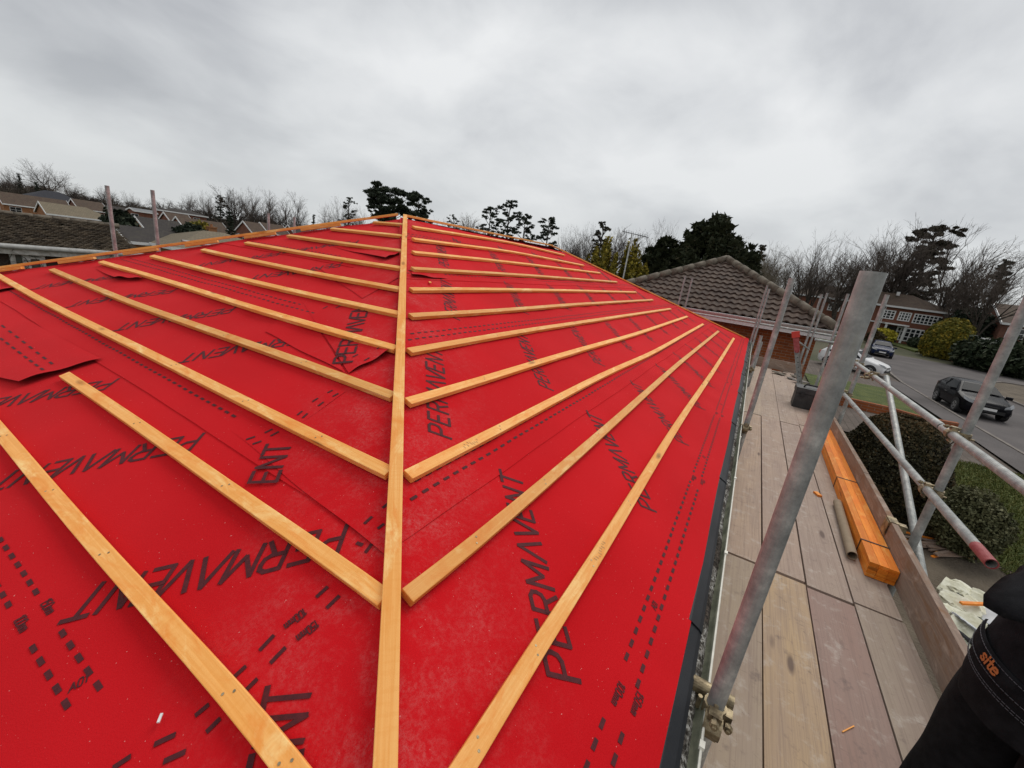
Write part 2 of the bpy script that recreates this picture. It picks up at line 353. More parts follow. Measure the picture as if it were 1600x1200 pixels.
xl1 = (PL(345, 672).x + PL(600, 880).x + PL(160, 565).x) / 3
LAPL = [XE - .02, xl1, xl1 + .80, xl1 + 1.60, xl1 + 2.40, xl1 + 3.2]
bungalow = thing('bungalow', 'foreground brick bungalow whose hipped roof is stripped to red underlay', 'house', (5, 3, 0))

# --- stroke lettering: polylines in a box of height 1
GL = {'P': [[(0, 0), (0, 1), (.42, 1), (.58, .9), (.6, .72), (.55, .55), (.4, .45), (.02, .45)]], 'E': [[(.55, 0), (0, 0), (0, 1), (.55, 1)], [(0, .52), (.48, .52)]],
      'R': [[(0, 0), (0, 1), (.42, 1), (.58, .9), (.6, .74), (.55, .58), (.4, .5), (.02, .5)], [(.3, .5), (.62, 0)]], 'M': [[(0, 0), (0, 1), (.38, .3), (.76, 1), (.76, 0)]],
      'A': [[(-.05, 0), (.33, 1), (.71, 0)]], 'V': [[(-.02, 1), (.33, 0), (.68, 1)]], 'N': [[(0, 0), (0, 1), (.58, 0), (.58, 1)]], 'T': [[(-.02, 1), (.62, 1)], [(.3, 1), (.3, 0)]],
      '0': [[(.1, 0), (0, .2), (0, .8), (.1, 1), (.35, 1), (.45, .8), (.45, .2), (.35, 0), (.1, 0)]], '1': [[(.05, .8), (.22, 1), (.22, 0)]], '5': [[(.45, 1), (.05, 1), (.03, .55), (.35, .58), (.46, .4), (.42, .12), (.3, 0), (0, .04)]],
      'm': [[(0, 0), (0, .62)], [(0, .5), (.15, .64), (.28, .5), (.28, 0)], [(.28, .5), (.43, .64), (.56, .5), (.56, 0)]], 'a': [[(-.03, 0), (.28, 1), (.6, 0)], [(.1, .36), (.47, .36)]],
      's': [[(.45, .52), (.32, .64), (.1, .62), (.04, .48), (.14, .36), (.36, .28), (.44, .16), (.34, .02), (.1, .02), (0, .14)]], 'i': [[(.1, 0), (.1, .62)], [(.1, .8), (.1, .95)]],
      't': [[(.16, .95), (.16, .12), (.26, .01), (.4, .02)], [(0, .62), (.38, .62)]], 'e': [[(0, .34), (.46, .34), (.45, .5), (.34, .63), (.14, .63), (.01, .48), (0, .16), (.12, .01), (.34, .01), (.46, .1)]]}
ADV = {'1': .42, '0': .6, '5': .6, 'm': .7, 'i': .3, 't': .5, 's': .58, 'e': .6, 'M': .9, 'A': .72, 'V': .72}
def letters(mb, text, h, mapf, mi=1, th=.14, slant=.2, gap=1.0, lift=0, u0=0):
    """draw text; mapf(u, v, k) gives the 3D point for baseline distance u and height v"""
    u = u0; k = 0
    for ch in text:
        if ch == ' ': u += .4 * h; continue
        for pl in GL[ch]:
            for (a, b) in zip(pl, pl[1:]):
                a_, b_ = Vector((a[0] + slant * a[1], a[1])), Vector((b[0] + slant * b[1], b[1]))
                d = (b_ - a_).normalized(); nrm = Vector((-d.y, d.x)) * th * .5; e = d * th * .3
                q = [a_ - e - nrm, b_ + e - nrm, b_ + e + nrm, a_ - e + nrm]; k += 1
                mb.face([mapf(u + p.x * h, p.y * h, k) for p in q], mi)
        u += ADV.get(ch, .76) * h * gap
    return u
def text_R(mb, x, y, ang, text, h, mi=1, th=.14, off=.0016, slant=.2, gap=1.0):
    e1 = Vector((1, .0205, 0)).normalized()
    def f(u, v, k):
        c, s = math.cos(ang), math.sin(ang); a = u * c - v * s; b = u * s + v * c
        return topR(x + a, y + .0205 * a + b * cR, off + .0002 * (k % 4))
    letters(mb, text, h, f, mi, th, slant, gap)
def text_L(mb, x, y, ang, text, h, mi=1, th=.14, off=.0016, slant=.2, gap=1.0):
    def f(u, v, k):                                    # rightwards on this face is -y, up is +x
        c, s = math.cos(ang), math.sin(ang); a = u * c - v * s; b = u * s + v * c
        return topL(x + b * cL, y - a, off + .0002 * (k % 4))
    letters(mb, text, h, f, mi, th, slant, gap)
CURF = [None]
def text_px(mb, pa, pb, text, h, off=.0085, slant=.2, th=.14):
    """text on the hip end whose baseline runs between two sight lines"""
    a, b = PL(*pa), PL(*pb); d = (b - a); L = d.length; d /= L; v_ = NL.cross(d).normalized()
    w_ = sum((ADV.get(c, .76) if c != ' ' else .4) for c in text) * h; k_ = L / w_
    def f(u, v, k):
        q = a + d * (u * k_) + v_ * v; return onL(q.x, q.y, .0022 + CURF[0](q.x, q.y) + .0002 * (k % 4)) if CURF[0] else topL(q.x, q.y, off + .0002 * (k % 4))
    letters(mb, text, h, f, 1, th, slant)
def dash_R(mb, run, x0, x1, step=.058, ln=.030, wd=.011, off=.0018, skip=None):
    x = x0
    while x < x1:
        if skip and skip(x): x += step; continue
        y = ye(x) + run; i = len(mb.v)
        mb.face([topR(x, y, off), topR(x + ln, y + .0205 * ln, off), topR(x + ln, y + wd, off), topR(x, y + wd, off)], 1); x += step
def dash_L(mb, x, y0, y1, step=.058, ln=.030, wd=.011, off=.0018, skew=0, skip=None):
    y = y0
    while y < y1:
        if skip and skip(y): y += step; continue
        xx = x + skew * (y - y0)
        mb.face([topL(xx, y, off), topL(xx + wd, y, off), topL(xx + wd, y + ln, off), topL(xx, y + ln, off)], 1); y += step

def hipx(y): return AP.x + (y - AP.y) * TR / TL        # the near hip in plan
def farx(y): 
    t = (y - ye(12.35)) / (FA.y - ye(12.35)); return 12.35 + (FA.x - 12.35) * t
for k in range(5):
    mb = MB(); a = LAPR[k]; b = min(LAPR[k + 1] + .12, AP.y - ye(AP.x) - .004); nv = 14
    def yy(x, t): return ye(x) + a + (b - a) * t + .0035 * math.sin(x * 3 + k)
    lift = lambda t: .0045 * (1 - t) ** 2 + .0006
    rows = []
    for j in range(nv + 1):
        t = j / nv; row = []
        y0 = ye(0) + a + (b - a) * t; xs, xf = hipx(y0), farx(y0)
        for i in range(141):
            x = xs + (xf - xs) * (i / 140) ** 1.35; row.append(onR(x, min(yy(x, t), AP.y + .0635 * (x - AP.x)), lift(t)))
        rows.append(row)
    mb.grid(rows, 0, lambda i, j: (j * .08, i * .06))
    lip = [p - NR * .006 for p in rows[0]]; mb.grid([lip, rows[0]], 0)
    if k == 0:
        nt_ = lambda x: any(abs(x + .015 - (.905 + .4 + 1.6 * q - .34)) < .075 for q in range(8)); dash_R(mb, .075, .1, 11.9, skip=nt_); dash_R(mb, .125, .15, 11.8, skip=nt_)
    else:
        dash_R(mb, a + .09, hipx(a + .09) + .03, farx(a + .1) - .15); dash_R(mb, a + .14, hipx(a + .14) + .05, farx(a + .15) - .15)
    sx = (.905, 1.30, 2.33, 2.1, 3.1)[k]
    n = 0
    while True:
        x = sx + 1.045 * n; n += 1
        if x > farx(a + .7) - .75: break
        if x < hipx(a + .3) - .1: continue
        if k == 4 and x < 9: text_R(mb, x, ye(x) + a + .10, math.radians(47), 'PE', .10); continue
        text_R(mb, x, ye(x) + a + .235, math.radians(47), 'PERMAVENT', .098, gap=1.17)
    for q in range(8):
        x = sx + .4 + 1.6 * q
        if k == 0: text_R(mb, x + .05, ye(x) + .095, 0, 'a01', .020, th=.16); text_R(mb, x - .28, ye(x) + .072, PI, '150mm', .022, th=.16, gap=1.2); text_R(mb, x - .30, ye(x) + .122, PI, '100mm', .022, th=.16, gap=1.2)
    mb.build('underlay_sheet', [M['red'], M['print']], bungalow, True)

xl1 = (PL(345, 672).x + PL(600, 880).x + PL(160, 565).x) / 3
LAPL = [XE - .02, xl1, xl1 + .80, xl1 + 1.60, xl1 + 2.40, xl1 + 3.2]
def hipy(x): return AP.y + (x - AP.x) * TL / TR
def fary(x): return AP.y - (x - AP.x) * (YB - AP.y) / (AP.x - XE)
for k in range(5):
    mb = MB(); a = LAPL[k]; b = min(LAPL[k + 1] + .12, AP.x - .01); nv = 14
    if a >= b: continue
    lift = lambda t: .0045 * (1 - t) ** 2 + .0006
    rows = []
    for j in range(nv + 1):
        t = j / nv; x0 = a + (b - a) * t; ys, yf = hipy(x0), fary(x0); row = []
        for i in range(91):
            y = ys + (yf - ys) * (i / 90) ** 1.3; row.append(onL(x0 + .004 * math.sin(y * 2.7 + k), y, lift(t)))
        rows.append(row)
    mb.grid(rows, 0, lambda i, j: (j * .08, i * .06))
    mb.grid([rows[0], [p - NL * .006 for p in rows[0]]], 0)
    if k == 0:
        P1, P2 = PL(0, 850), PL(150, 1080); sk = (P2.x - P1.x) / (P2.y - P1.y)
        Q = PL(100, 1110); ta, tb = PL(64, 958), PL(14, 992)
        dash_L(mb, P2.x, P2.y, 5.5, skew=sk, skip=lambda y: abs(y + .015 - ta.y) < .075); dash_L(mb, Q.x, Q.y, 5.5, skew=sk, skip=lambda y: abs(y + .015 - tb.y) < .075)
        for x_, y_, t_ in ((P2.x + sk * (ta.y - P2.y), ta.y, '150mm'), (Q.x + sk * (tb.y - Q.y), tb.y, '100mm')): text_L(mb, x_, y_ + .045, 0, t_, .022, th=.17)
        text_L(mb, PL(106, 1082).x, PL(106, 1082).y, math.radians(75), 'a01', .020, th=.16)
    else:
        dash_L(mb, a + .10, hipy(a + .1) + (1.0 if k == 1 else .8), fary(a + .1) - .2)
        if k > 1: dash_L(mb, a + .15, hipy(a + .15) + .8, fary(a + .15) - .2)
    # rows of the name, running down the slope on this side
    ba, bb = PL(541, 818), PL(141, 914); ang_ = math.atan2((bb.x - ba.x) / cL, -(bb.y - ba.y)); gap_ = math.hypot((bb.x - ba.x) / cL, bb.y - ba.y) / .672
    first = {0: ba, 1: PL(369, 478), 2: PL(535, 410), 3: PL(560, 375), 4: PL(610, 352)}[k]
    n = -2
    while n < 8:
        y = first.y + .925 * n; n += 1
        if y < hipy(a + .7) + .02: continue
        if y + .6 > fary(a + .7): break
        text_L(mb, first.x, y, ang_, 'PERMAVENT', .10, gap=gap_)
    if k == 0: mb0 = mb; continue
    mb.build('underlay_sheet', [M['red'], M['print']], bungalow, True)
# back slope and far hip end, closed with the same membrane
mb = MB(); BZ = AP.z + TL * (XE - AP.x); BC = Vector((XE, YB, BZ)); BF = Vector((12.2, YB + .3, BZ)); FC = Vector((12.35, ye(12.35), EZ + .07))
for tri in ((AP, FA, BF, BC), (FA, FC, BF)): mb.face([p - Vector((0, 0, .012)) for p in tri], 0)
mb.build('underlay_sheet', [M['red']], bungalow)

# --- lapped offcuts of membrane with lifted edges
def flap(plane, corners, lifts, n=14, curl=0, texts=()):
    """corners: four pixels round the patch; lifts: height of each corner; curl: extra lift with a ripple along edge 0-1"""
    P = [(PL if plane == 'L' else PR)(*c) for c in corners]; S = onL if plane == 'L' else onR; rows = []; nn = NL if plane == 'L' else NR
    def height(u, v):
        l = (lifts[0] * (1 - u) + lifts[1] * u) * (1 - v) ** 2 + (lifts[3] * (1 - u) + lifts[2] * u) * v
        return .0055 + l + curl * (1 - v) ** 3 * (.5 + .5 * math.sin(u * 7 + 1)) * math.sin(PI * max(0, min(1, u)))
    def inverse(x, y):                                # patch coordinates of a plan point
        u = v = .5
        for it in range(12):
            q = (P[0] * (1 - u) + P[1] * u) * (1 - v) + (P[3] * (1 - u) + P[2] * u) * v; du = (P[1] - P[0]) * (1 - v) + (P[2] - P[3]) * v; dv = (P[3] - P[0]) * (1 - u) + (P[2] - P[1]) * u
            D_ = du.x * dv.y - du.y * dv.x; ex_, ey_ = x - q.x, y - q.y; u += (ex_ * dv.y - ey_ * dv.x) / D_; v += (du.x * ey_ - du.y * ex_) / D_
        return max(0, min(1, u)), max(0, min(1, v))
    for i in range(n + 1):
        v = i / n; row = []
        for j in range(n + 1):
            u = j / n; q = (P[0] * (1 - u) + P[1] * u) * (1 - v) + (P[3] * (1 - u) + P[2] * u) * v
            l = (lifts[0] * (1 - u) + lifts[1] * u) * (1 - v) ** 2 + (lifts[3] * (1 - u) + lifts[2] * u) * v
            l += curl * (1 - v) ** 3 * (.5 + .5 * math.sin(u * 7 + 1)) * math.sin(PI * u)
            wv = .004 * math.sin(u * 9 + v * 3)
            row.append(S(q.x + wv * (1 - v), q.y + wv * (1 - v), .0055 + l))
        rows.append(row)
    mb = MB(); mb.grid(rows, 0)
    low = [[p - nn * .0012 for p in r] for r in rows]; mb.grid([list(reversed(r)) for r in low], 2)
    CURF[0] = lambda x, y: height(*inverse(x, y))
    for t in texts: t(mb)
    CURF[0] = None
    o = mb.build('underlay_patch', [M['red'], M['print'], M['fold']], bungalow, True)
    return o
def dashes_px(mb, plane, segs, wpx=6, off=.0072):
    S = onL if (CURF[0] and plane == 'L') else topL if plane == 'L' else topR; G = PL if plane == 'L' else PR
    for (a, b) in segs:
        A_, B_ = G(*a), G(*b); d = (B_ - A_); nn = (NL if plane == 'L' else NR); sd = nn.cross(d).normalized() * .0055
        mb.face([S(p.x, p.y, (CURF[0](p.x, p.y) + .002) if CURF[0] and plane == 'L' else off) for p in (A_ - sd, B_ - sd, B_ + sd, A_ + sd)], 1)
# wrapped over the hip, printed with the name
def tx(px, py, ang, s='PERMAVENT', h=.1):
    p = PL(px, py); return lambda mb: text_L(mb, p.x, p.y, math.radians(ang), s, h, off=.0095, gap=1.15)
flap('L', ((545, 583), (618, 547), (622, 498), (470, 468)), (.004, .03, 0, 0), curl=.012, texts=(lambda mb: text_px(mb, (551, 567), (577, 478), 'PERMAVEN', .10, .0074), lambda mb: dashes_px(mb, 'L', (((552, 560), (560, 556)), ((570, 566), (578, 561)), ((590, 548), (597, 544)), ((505, 483), (512, 479)), ((525, 482), (532, 478))))))
flap('L', ((415, 518), (540, 583), (470, 468), (440, 490)), (0, .004, 0, 0))
flap('L', ((566, 466), (626, 432), (628, 415), (500, 420)), (.0, .0, 0, 0))
flap('L', ((604, 407), (630, 394), (633, 372), (520, 385)), (.03, .012, 0, 0), curl=.01)
flap('L', ((360, 672), (601, 868), (606, 752), (430, 660)), (0, .004, 0, 0), texts=(lambda mb: text_px(mb, (432, 752), (457, 688), 'ENT', .10, .0074), lambda mb: dashes_px(mb, 'L', (((569, 818), (581, 806)), ((590, 826), (600, 818)), ((597, 792), (606, 785)), ((384, 686), (398, 681)), ((413, 675), (425, 669)), ((422, 680), (435, 673)), ((394, 693), (408, 688))))))
for segs in ((((464, 647), (472, 641)), ((472, 652), (480, 645)), ((488, 627), (497, 622)), ((497, 634), (506, 628)), ((512, 614), (520, 610)), ((520, 620), (529, 615))),):
    flap('L', ((455, 655), (470, 660), (540, 612), (520, 604)), (-.002, -.002, -.002, -.002), texts=(lambda mb, s=segs: dashes_px(mb, 'L', s, off=.0025),))
# sheet end laid over a batten, and two puckered laps further up
DS = []
for q in range(9):
    f = q / 9; DS += [((-8 + 100 * f, 500 + 78 * f), (-3 + 100 * f, 504 + 78 * f)), ((-8 + 86 * f, 522 + 66 * f), (-3 + 86 * f, 526 + 66 * f))]
flap('L', ((36, 603), (160, 563), (0, 476), (-120, 560)), (.030, .012, .0, .01), curl=.012, texts=(lambda mb: dashes_px(mb, 'L', DS, off=.036),))
flap('L', ((182, 438), (224, 437), (206, 418), (150, 420)), (.03, .02, 0, 0), curl=.018)
flap('L', ((-30, 462), (26, 452), (8, 438), (-40, 440)), (.04, .012, 0, 0), curl=.012)
flap('R', ((643, 433), (700, 436), (690, 424), (643, 424)), (.03, .0, 0, .008), curl=.008)
# printed tick pairs on the membrane near the hip foot
mb = mb0
dashes_px(mb, 'L', (((494, 933), (512, 916)), ((510, 950), (530, 930)), ((405, 1016), (428, 992)), ((422, 1036), (446, 1011)), ((362, 1060), (384, 1040)), ((382, 1080), (402, 1060)), ((304, 1118), (326, 1100)), ((322, 1144), (344, 1122)), ((240, 1163), (274, 1147)), ((255, 1190), (290, 1174)), ((175, 1200), (204, 1181)), ((570, 862), (580, 848)), ((556, 846), (566, 850))), off=.0020)
for px, py, t in ((475, 950, '100mm'), (494, 968, '150mm')): text_px(mb, (px, py), (px - 33, py + 27), t, .022, .0020, 0.1, .17)
text_px(mb, (462, 1215), (487, 1058), 'ENT', .098, .0020)
mb.build('underlay_sheet', [M['red'], M['print']], bungalow, True)

M['stamp'] = plain('stamp_ink', (.26, .19, .11), .8)
# --- battens
def strip(pts, nrm, wd=.047, th=.025, nails=True):
    """squared batten following points of its top centre line"""
    mb = MB(); pts = [Vector(p) for p in pts]; rings = []; L = 0
    fine = []
    for a, b in zip(pts, pts[1:]):
        m_ = max(2, int((b - a).length / .35))
        for i in range(m_): fine.append(a.lerp(b, i / m_))
    fine.append(pts[-1])
    for it in range(3): fine = [fine[0]] + [(fine[i - 1] + fine[i] * 2 + fine[i + 1]) / 4 for i in range(1, len(fine) - 1)] + [fine[-1]]
    us = []; ov = R_.random() * 9
    for i, p in enumerate(fine):
        d = (fine[min(i + 1, len(fine) - 1)] - fine[max(i - 1, 0)]).normalized(); w_ = nrm.cross(d).normalized() * wd * .5
        if i: L += (p - fine[i - 1]).length
        j = mn.noise(p * 2.3) * .0018
        rings.append([p + w_ + nrm * j, p - w_ + nrm * j, p - w_ - nrm * th, p + w_ - nrm * th]); us.append(L)
    i0 = len(rings)
    for i in range(i0 - 1):
        for k in range(4):
            q = (k + 1) % 4; v0, v1 = ov + k * .06, ov + k * .06 + (.047 if k % 2 == 0 else .025)
            mb.face([rings[i][k], rings[i][q], rings[i + 1][q], rings[i + 1][k]], 0, [(us[i] + ov, v0), (us[i] + ov, v1), (us[i + 1] + ov, v1), (us[i + 1] + ov, v0)])
    for i in range(2, i0 - 2):                            # nail heads over the rafters
        if i % 2 == 0 and nails:
            for o_ in (-.008, .009):
                d = (fine[i + 1] - fine[i - 1]).normalized(); s_ = nrm.cross(d).normalized(); q = fine[i] + s_ * o_ + d * o_ + nrm * .0008; mb.face([q + d * .0035 * math.cos(a) + s_ * .0035 * math.sin(a) for a in [k * PI / 3 for k in range(6)]], 1)
    mb.face(list(reversed(rings[0])), 0, [(0, 0), (.04, 0), (.04, .02), (0, .02)]); mb.face(rings[-1], 0, [(0, 0), (.04, 0), (.04, .02), (0, .02)])
    return mb
def weld(o):
    bm = bmesh.new(); bm.from_mesh(o.data); bmesh.ops.remove_doubles(bm, verts=bm.verts, dist=.0004); bmesh.ops.recalc_face_normals(bm, faces=bm.faces); bm.to_mesh(o.data); bm.free()
    md = o.modifiers.new('bevel', 'BEVEL'); md.width = .0022; md.segments = 2; md.limit_method = 'ANGLE'; md.angle_limit = .9
BR = [[(690, 1253), (728, 1197), (821, 1041), (930, 876), (976, 798), (1060, 660), (1116, 578), (1147, 528)],
      [(637, 930), (728, 859), (840, 764), (938, 678), (1060, 568), (1123, 517)], [(638, 741), (772, 674), (878, 618), (938, 586), (1016, 553), (1099, 506)],
      [(638, 626), (748, 594), (880, 553), (992, 522), (1074, 494)], [(640, 547), (780, 522), (880, 507), (1048, 482)], [(642, 492), (780, 485), (880, 476), (1020, 468)],
      [(643, 451), (760, 451), (880, 453), (994, 456)], [(645, 418.5), (820, 429), (964, 440)], [(646, 393), (800, 409), (938, 426)], [(646, 372.5), (800, 392), (912, 414)], [(646, 353.5), (800, 378), (882, 398)]]
for pl in BR: weld(strip([PR(*p, .026) for p in pl], NR).build('roof_batten', [M['batten'], M['coupler']], bungalow))
BL = [[(-60, 605), (15, 690), (75, 767), (175, 880), (250, 962), (375, 1100), (452, 1197), (520, 1290)], [(100, 584), (225, 667), (360, 765), (531, 882), (600, 934)],
      [(-8, 427), (75, 474), (225, 547), (395, 632), (507, 688), (608, 736)], [(80, 420), (200, 471), (360, 526), (480, 567), (614, 617)], [(157, 408), (280, 443), (397, 481), (500, 510), (619, 543)],
      [(237, 399), (397, 440), (500, 463), (624, 489)], [(316, 389), (360, 399), (520, 432), (626, 450)], [(384, 378), (520, 402), (629, 418)], [(450, 367), (540, 380), (631, 391)], [(518, 356), (633, 368)], [(584, 346), (634, 350)]]
for pa, pb in (((724, 697), (746, 688)), ((931, 874), (944, 848))):   # grade stamps on two battens
    mb = MB(); a, b = PR(*pa, .0275), PR(*pb, .0275); d = (b - a).normalized(); s_ = NR.cross(d)
    for k in range(9):
        c = a.lerp(b, k / 8) + s_ * R_.uniform(-.008, .008); h_ = R_.uniform(.004, .009); mb.face([c + d * .001 + s_ * h_, c - d * .001 + s_ * h_, c - d * .001 - s_ * h_ + d * .003, c + d * .001 - s_ * h_ + d * .003])
    mb.build('grade_stamp', M['stamp'], bungalow)
for n_, pl in enumerate(BL): weld(strip(([Vector((PL(*pl[0], .026).x, fary(PL(*pl[0]).x) - .12, PL(*pl[0], .026).z))] if n_ == 0 else []) + [PL(*p, .026) for p in pl], NL).build('roof_batten', [M['batten'], M['coupler']], bungalow))
up = Vector((0, 0, 1))
def hipb(P, name='hip_batten', wd=.047, th=.025):
    d = (P[-1] - P[0]).normalized(); n = (up - d * up.dot(d)).normalized(); weld(strip(P, n, wd, th, False).build(name, M['batten'], bungalow))
H0 = Vector((.16, .135, AP.z + TR * (.135 - AP.y)))
hipb([H0 + up * .034, AP + up * .036])
AL = Vector((AP.x - .06, AP.y + .06, AP.z - .02)); BLc = BC.lerp(AL, .02)
hipb([BLc + up * .055, AL + up * .055])
hipb([AP + up * .034 + (FA - AP).normalized() * .03, FA + up * .034], 'ridge_batten')
hipb([FC.lerp(FA, .02) + up * .03, FA + up * .03])
# second batten along each outer hip, cut between the courses
hl = (AL - BLc); pd = Vector((hl.y, -hl.x, 0)).normalized()
for t0, t1 in ((.03, .10), (.12, .2), (.24, .30), (.36, .42), (.47, .53), (.58, .64), (.69, .75), (.8, .88)):
    a, b = BLc.lerp(AL, t0), BLc.lerp(AL, t1); hipb([a + pd * .062 + up * .022, b + pd * .062 + up * .022], 'hip_batten')
hf = (FA - FC); pf = Vector((-hf.y, hf.x, 0)).normalized()
for t0, t1 in ((.04, .14), (.17, .24), (.3, .38), (.42, .5), (.56, .64), (.7, .78)):
    a, b = FC.lerp(FA, t0), FC.lerp(FA, t1); hipb([a + pf * .06 + up * .02, b + pf * .06 + up * .02], 'hip_batten')
# --- walls, fascia, eaves tray, gutter
mb = MB()
wl = [(.3, .25), (12.0, .45), (11.9, YB - .1), (.3, YB - .3)]; zt = EZ - .18
for i in range(4):
    a, b = wl[i], wl[(i + 1) % 4]; L = math.dist(a, b)
    mb.face([(a[0], a[1], -.2), (b[0], b[1], -.2), (b[0], b[1], zt), (a[0], a[1], zt)], 0, [(0, 0), (L, 0), (L, zt), (0, zt)])
mb.build('wall', M['brick'], bungalow)
mb = MB()
for i in range(24):
    x = XE + i * .52; a, b = Vector((x, ye(x) + .03, 0)), Vector((x + .52, ye(x + .52) + .03, 0))
    mb.face([a + up * (EZ - .2), b + up * (EZ - .2), b + up * (EZ - .012), a + up * (EZ - .012)]); mb.face([a + up * (EZ - .2), a + up * (EZ - .2) + Vector((0, .3, 0)), b + up * (EZ - .2) + Vector((0, .3, 0)), b + up * (EZ - .2)])
mb.build('fascia', M['white'], bungalow)
ez = lambda x: AP.z + TR * (ye(x) - AP.y)
for x0 in (-.95, .06, 1.44, 2.82, 4.2, 5.58, 6.96, 8.34, 9.72, 11.1):
    x1 = min(x0 + 1.43, 12.4); mb = MB(); rows = []
    for i in range(7):
        x = x0 + (x1 - x0) * i / 6; e = ez(x); y = ye(x); j = .009 - .007 * i / 6
        pr = ((.03, -.006), (-.016, -.010), (-.024, -.011), (-.056, -.028), (-.068, -.040), (-.068, -.085))
        rows.append([(x, y + a, e + b + j) for a, b in pr])
    mb.grid(rows, 0); mb.grid([rows[0], [(p[0] , p[1], p[2] - .006) for p in rows[0]]], 0)
    mb.build('eaves_tray', M['tray'], bungalow)
mb = MB(); rows = []
for i in range(61):
    x = -.9 + 13.2 * i / 60; e = ez(x) - .052; y = ye(x) - .060
    rows.append([(x, y + .054 * math.cos(a), e - .054 * math.sin(a)) for a in [PI * k / 8 for k in range(9)]] + [(x, y - .050 * math.cos(a), e - .050 * math.sin(a)) for a in [PI * k / 8 for k in range(9)]])
mb.grid(rows, 0); gut = mb.build('gutter', M['gutter'], bungalow, True)
mb = MB()
for i in range(40):
    x = -.9 + .33 * i; mb.tube((x, ye(x) - .1135, ez(x) - .05), (x + .33, ye(x + .33) - .1135, ez(x + .33) - .05), .0038, 6, caps=False)
mb.build('gutter_rim', M['rim'], gut)
for x in (1.05, 2.05, 3.0, 3.95, 4.9, 5.9, 6.9):
    mb = MB(); mb.box((x, ye(x) - .1145, ez(x) - .047), (.022, .014, .012)); mb.build('gutter_clip', M['rim'], gut)
m, nt, b = new_mat('gutter_moss'); v = coords(nt); f = noise(nt, v, 62, 5, .75); f2 = noise(nt, v, 5, 3); f3 = noise(nt, v, 240, 3, .7)
c = ramp(nt, f, ((.40, (.025, .02, .016)), (.50, (.19, .175, .15)), (.58, (.56, .55, .52)))); c2 = ramp(nt, f, ((.42, (.022, .017, .013)), (.62, (.115, .088, .068)), (.75, (.36, .34, .32))))
setc(nt, b, mix(nt, ramp(nt, f2, ((.44, 0.0), (.56, 1.0))), c, c2)); b.inputs['Roughness'].default_value = .95; bump(nt, b, f3, .8, .008); M['moss'] = m
mb = MB(); rows = []
for i in range(900):
    x = -.6 + 12.5 * (i / 899) ** 1.3; e = ez(x) - .052; row = []
    wdt = .034 + .010 * mn.noise(Vector((x * 2.2, 0, 5)))
    for j in range(11):
        yo = -.030 - (.022 + wdt) * j / 10; q = Vector((x * 38, yo * 60, 0)); h = .012 * mn.noise(q) + .010 * mn.noise(Vector((x * 5, yo * 20, 3))) - .006
        row.append((x, ye(x) + yo - .008, e + h - .03 * (abs(j - 4) / 6) ** 3))
    rows.append(row)
mb.grid(rows, 0); mb.build('gutter_debris', M['moss'], gut)

# ================================================================ scaffold
BZT = CAMZ - 1.58                                        # board tops
def bd(x): return .0145 * (x - 1.4)
def board(x0, x1, y0, y1, label, tint, dz=0, name='scaffold_board'):
    mb = MB(); cx, cy = (x0 + x1) / 2, (y0 + y1) / 2 + bd((x0 + x1) / 2); d = Vector((1, .0145, 0)).normalized()
    mb.box((cx, cy, BZT - .019 + dz), (x1 - x0, y1 - y0, .038), (d, Vector((-d.y, d.x, 0)), up))
    o = mb.build(name, M['board'], None, False, (cx, cy, BZT - .038 + dz), .004); o.color = (tint[0] * .88, tint[1] * .85, tint[2] * .80, 1); tag(o, label, 'scaffold board', 'weathered boards decking the scaffold'); return o
rowsb = ((-.405, -.178, 'beside the gutter'), (-.635, -.411, 'second out from the gutter'), (-.866, -.642, 'third out from the gutter'), (-1.094, -.874, 'against the toe board'))
for k, (ya, yb, wh) in enumerate(rowsb):
    dj = (0, 0, -.015, .02)[k]
    board(-1.15, 2.735 + dj, ya, yb, ('pale grey', 'plain tan', 'purplish knotty', 'dull grey')[k] + ' scaffold board nearest the camera, ' + wh, ((.46, .375, .29), (.56, .41, .26), (.37, .255, .225), (.42, .35, .29))[k])
    board(2.757 + dj, 6.62 + dj * 3, ya + .002, yb - .002, 'scaffold board in the middle length of the walkway, ' + wh, ((.54, .41, .32), (.49, .38, .315), (.45, .36, .31), (.47, .38, .32))[k], dz=(.0, .004, .002, -.003)[k])
    board(6.64 + dj * 3, 11.55 + (.0, .1, -.15, .12)[k], ya - .003, yb + .001, 'scaffold board at the far end of the walkway, ' + wh, ((.55, .45, .36), (.50, .40, .33), (.46, .37, .31), (.44, .35, .29))[k], dz=(.003, -.002, .004, 0)[k])
def toe(p0, p1, label, h=.225):
    p0, p1 = Vector(p0), Vector(p1); d = (p1 - p0).normalized(); mb = MB()
    mb.box((p0 + p1) / 2, ((p1 - p0).length, .036, h), (d, Vector((-d.y, d.x, 0)), up)); o = mb.build('toe_board', M['toe'], None, False, (p0 + p1) / 2 - up * h / 2, .004)
    tag(o, label, 'toe board', 'toe boards edging the scaffold'); return o
tb = toe((1.0, -1.124, BZT + .114), (4.55, -1.126, BZT + .114), 'brown toe board on edge beside the orange batten bundle, nearest the camera')
toe((4.57, -1.130, BZT + .112), (8.45, -1.10, BZT + .112), 'brown toe board on edge further along the walkway, behind the near outer standard')
toe((11.75, -1.1, BZT + .114), (11.7, .1, BZT + .114), 'toe board set across the far end of the walkway before the brick wall')
TZ = .0242
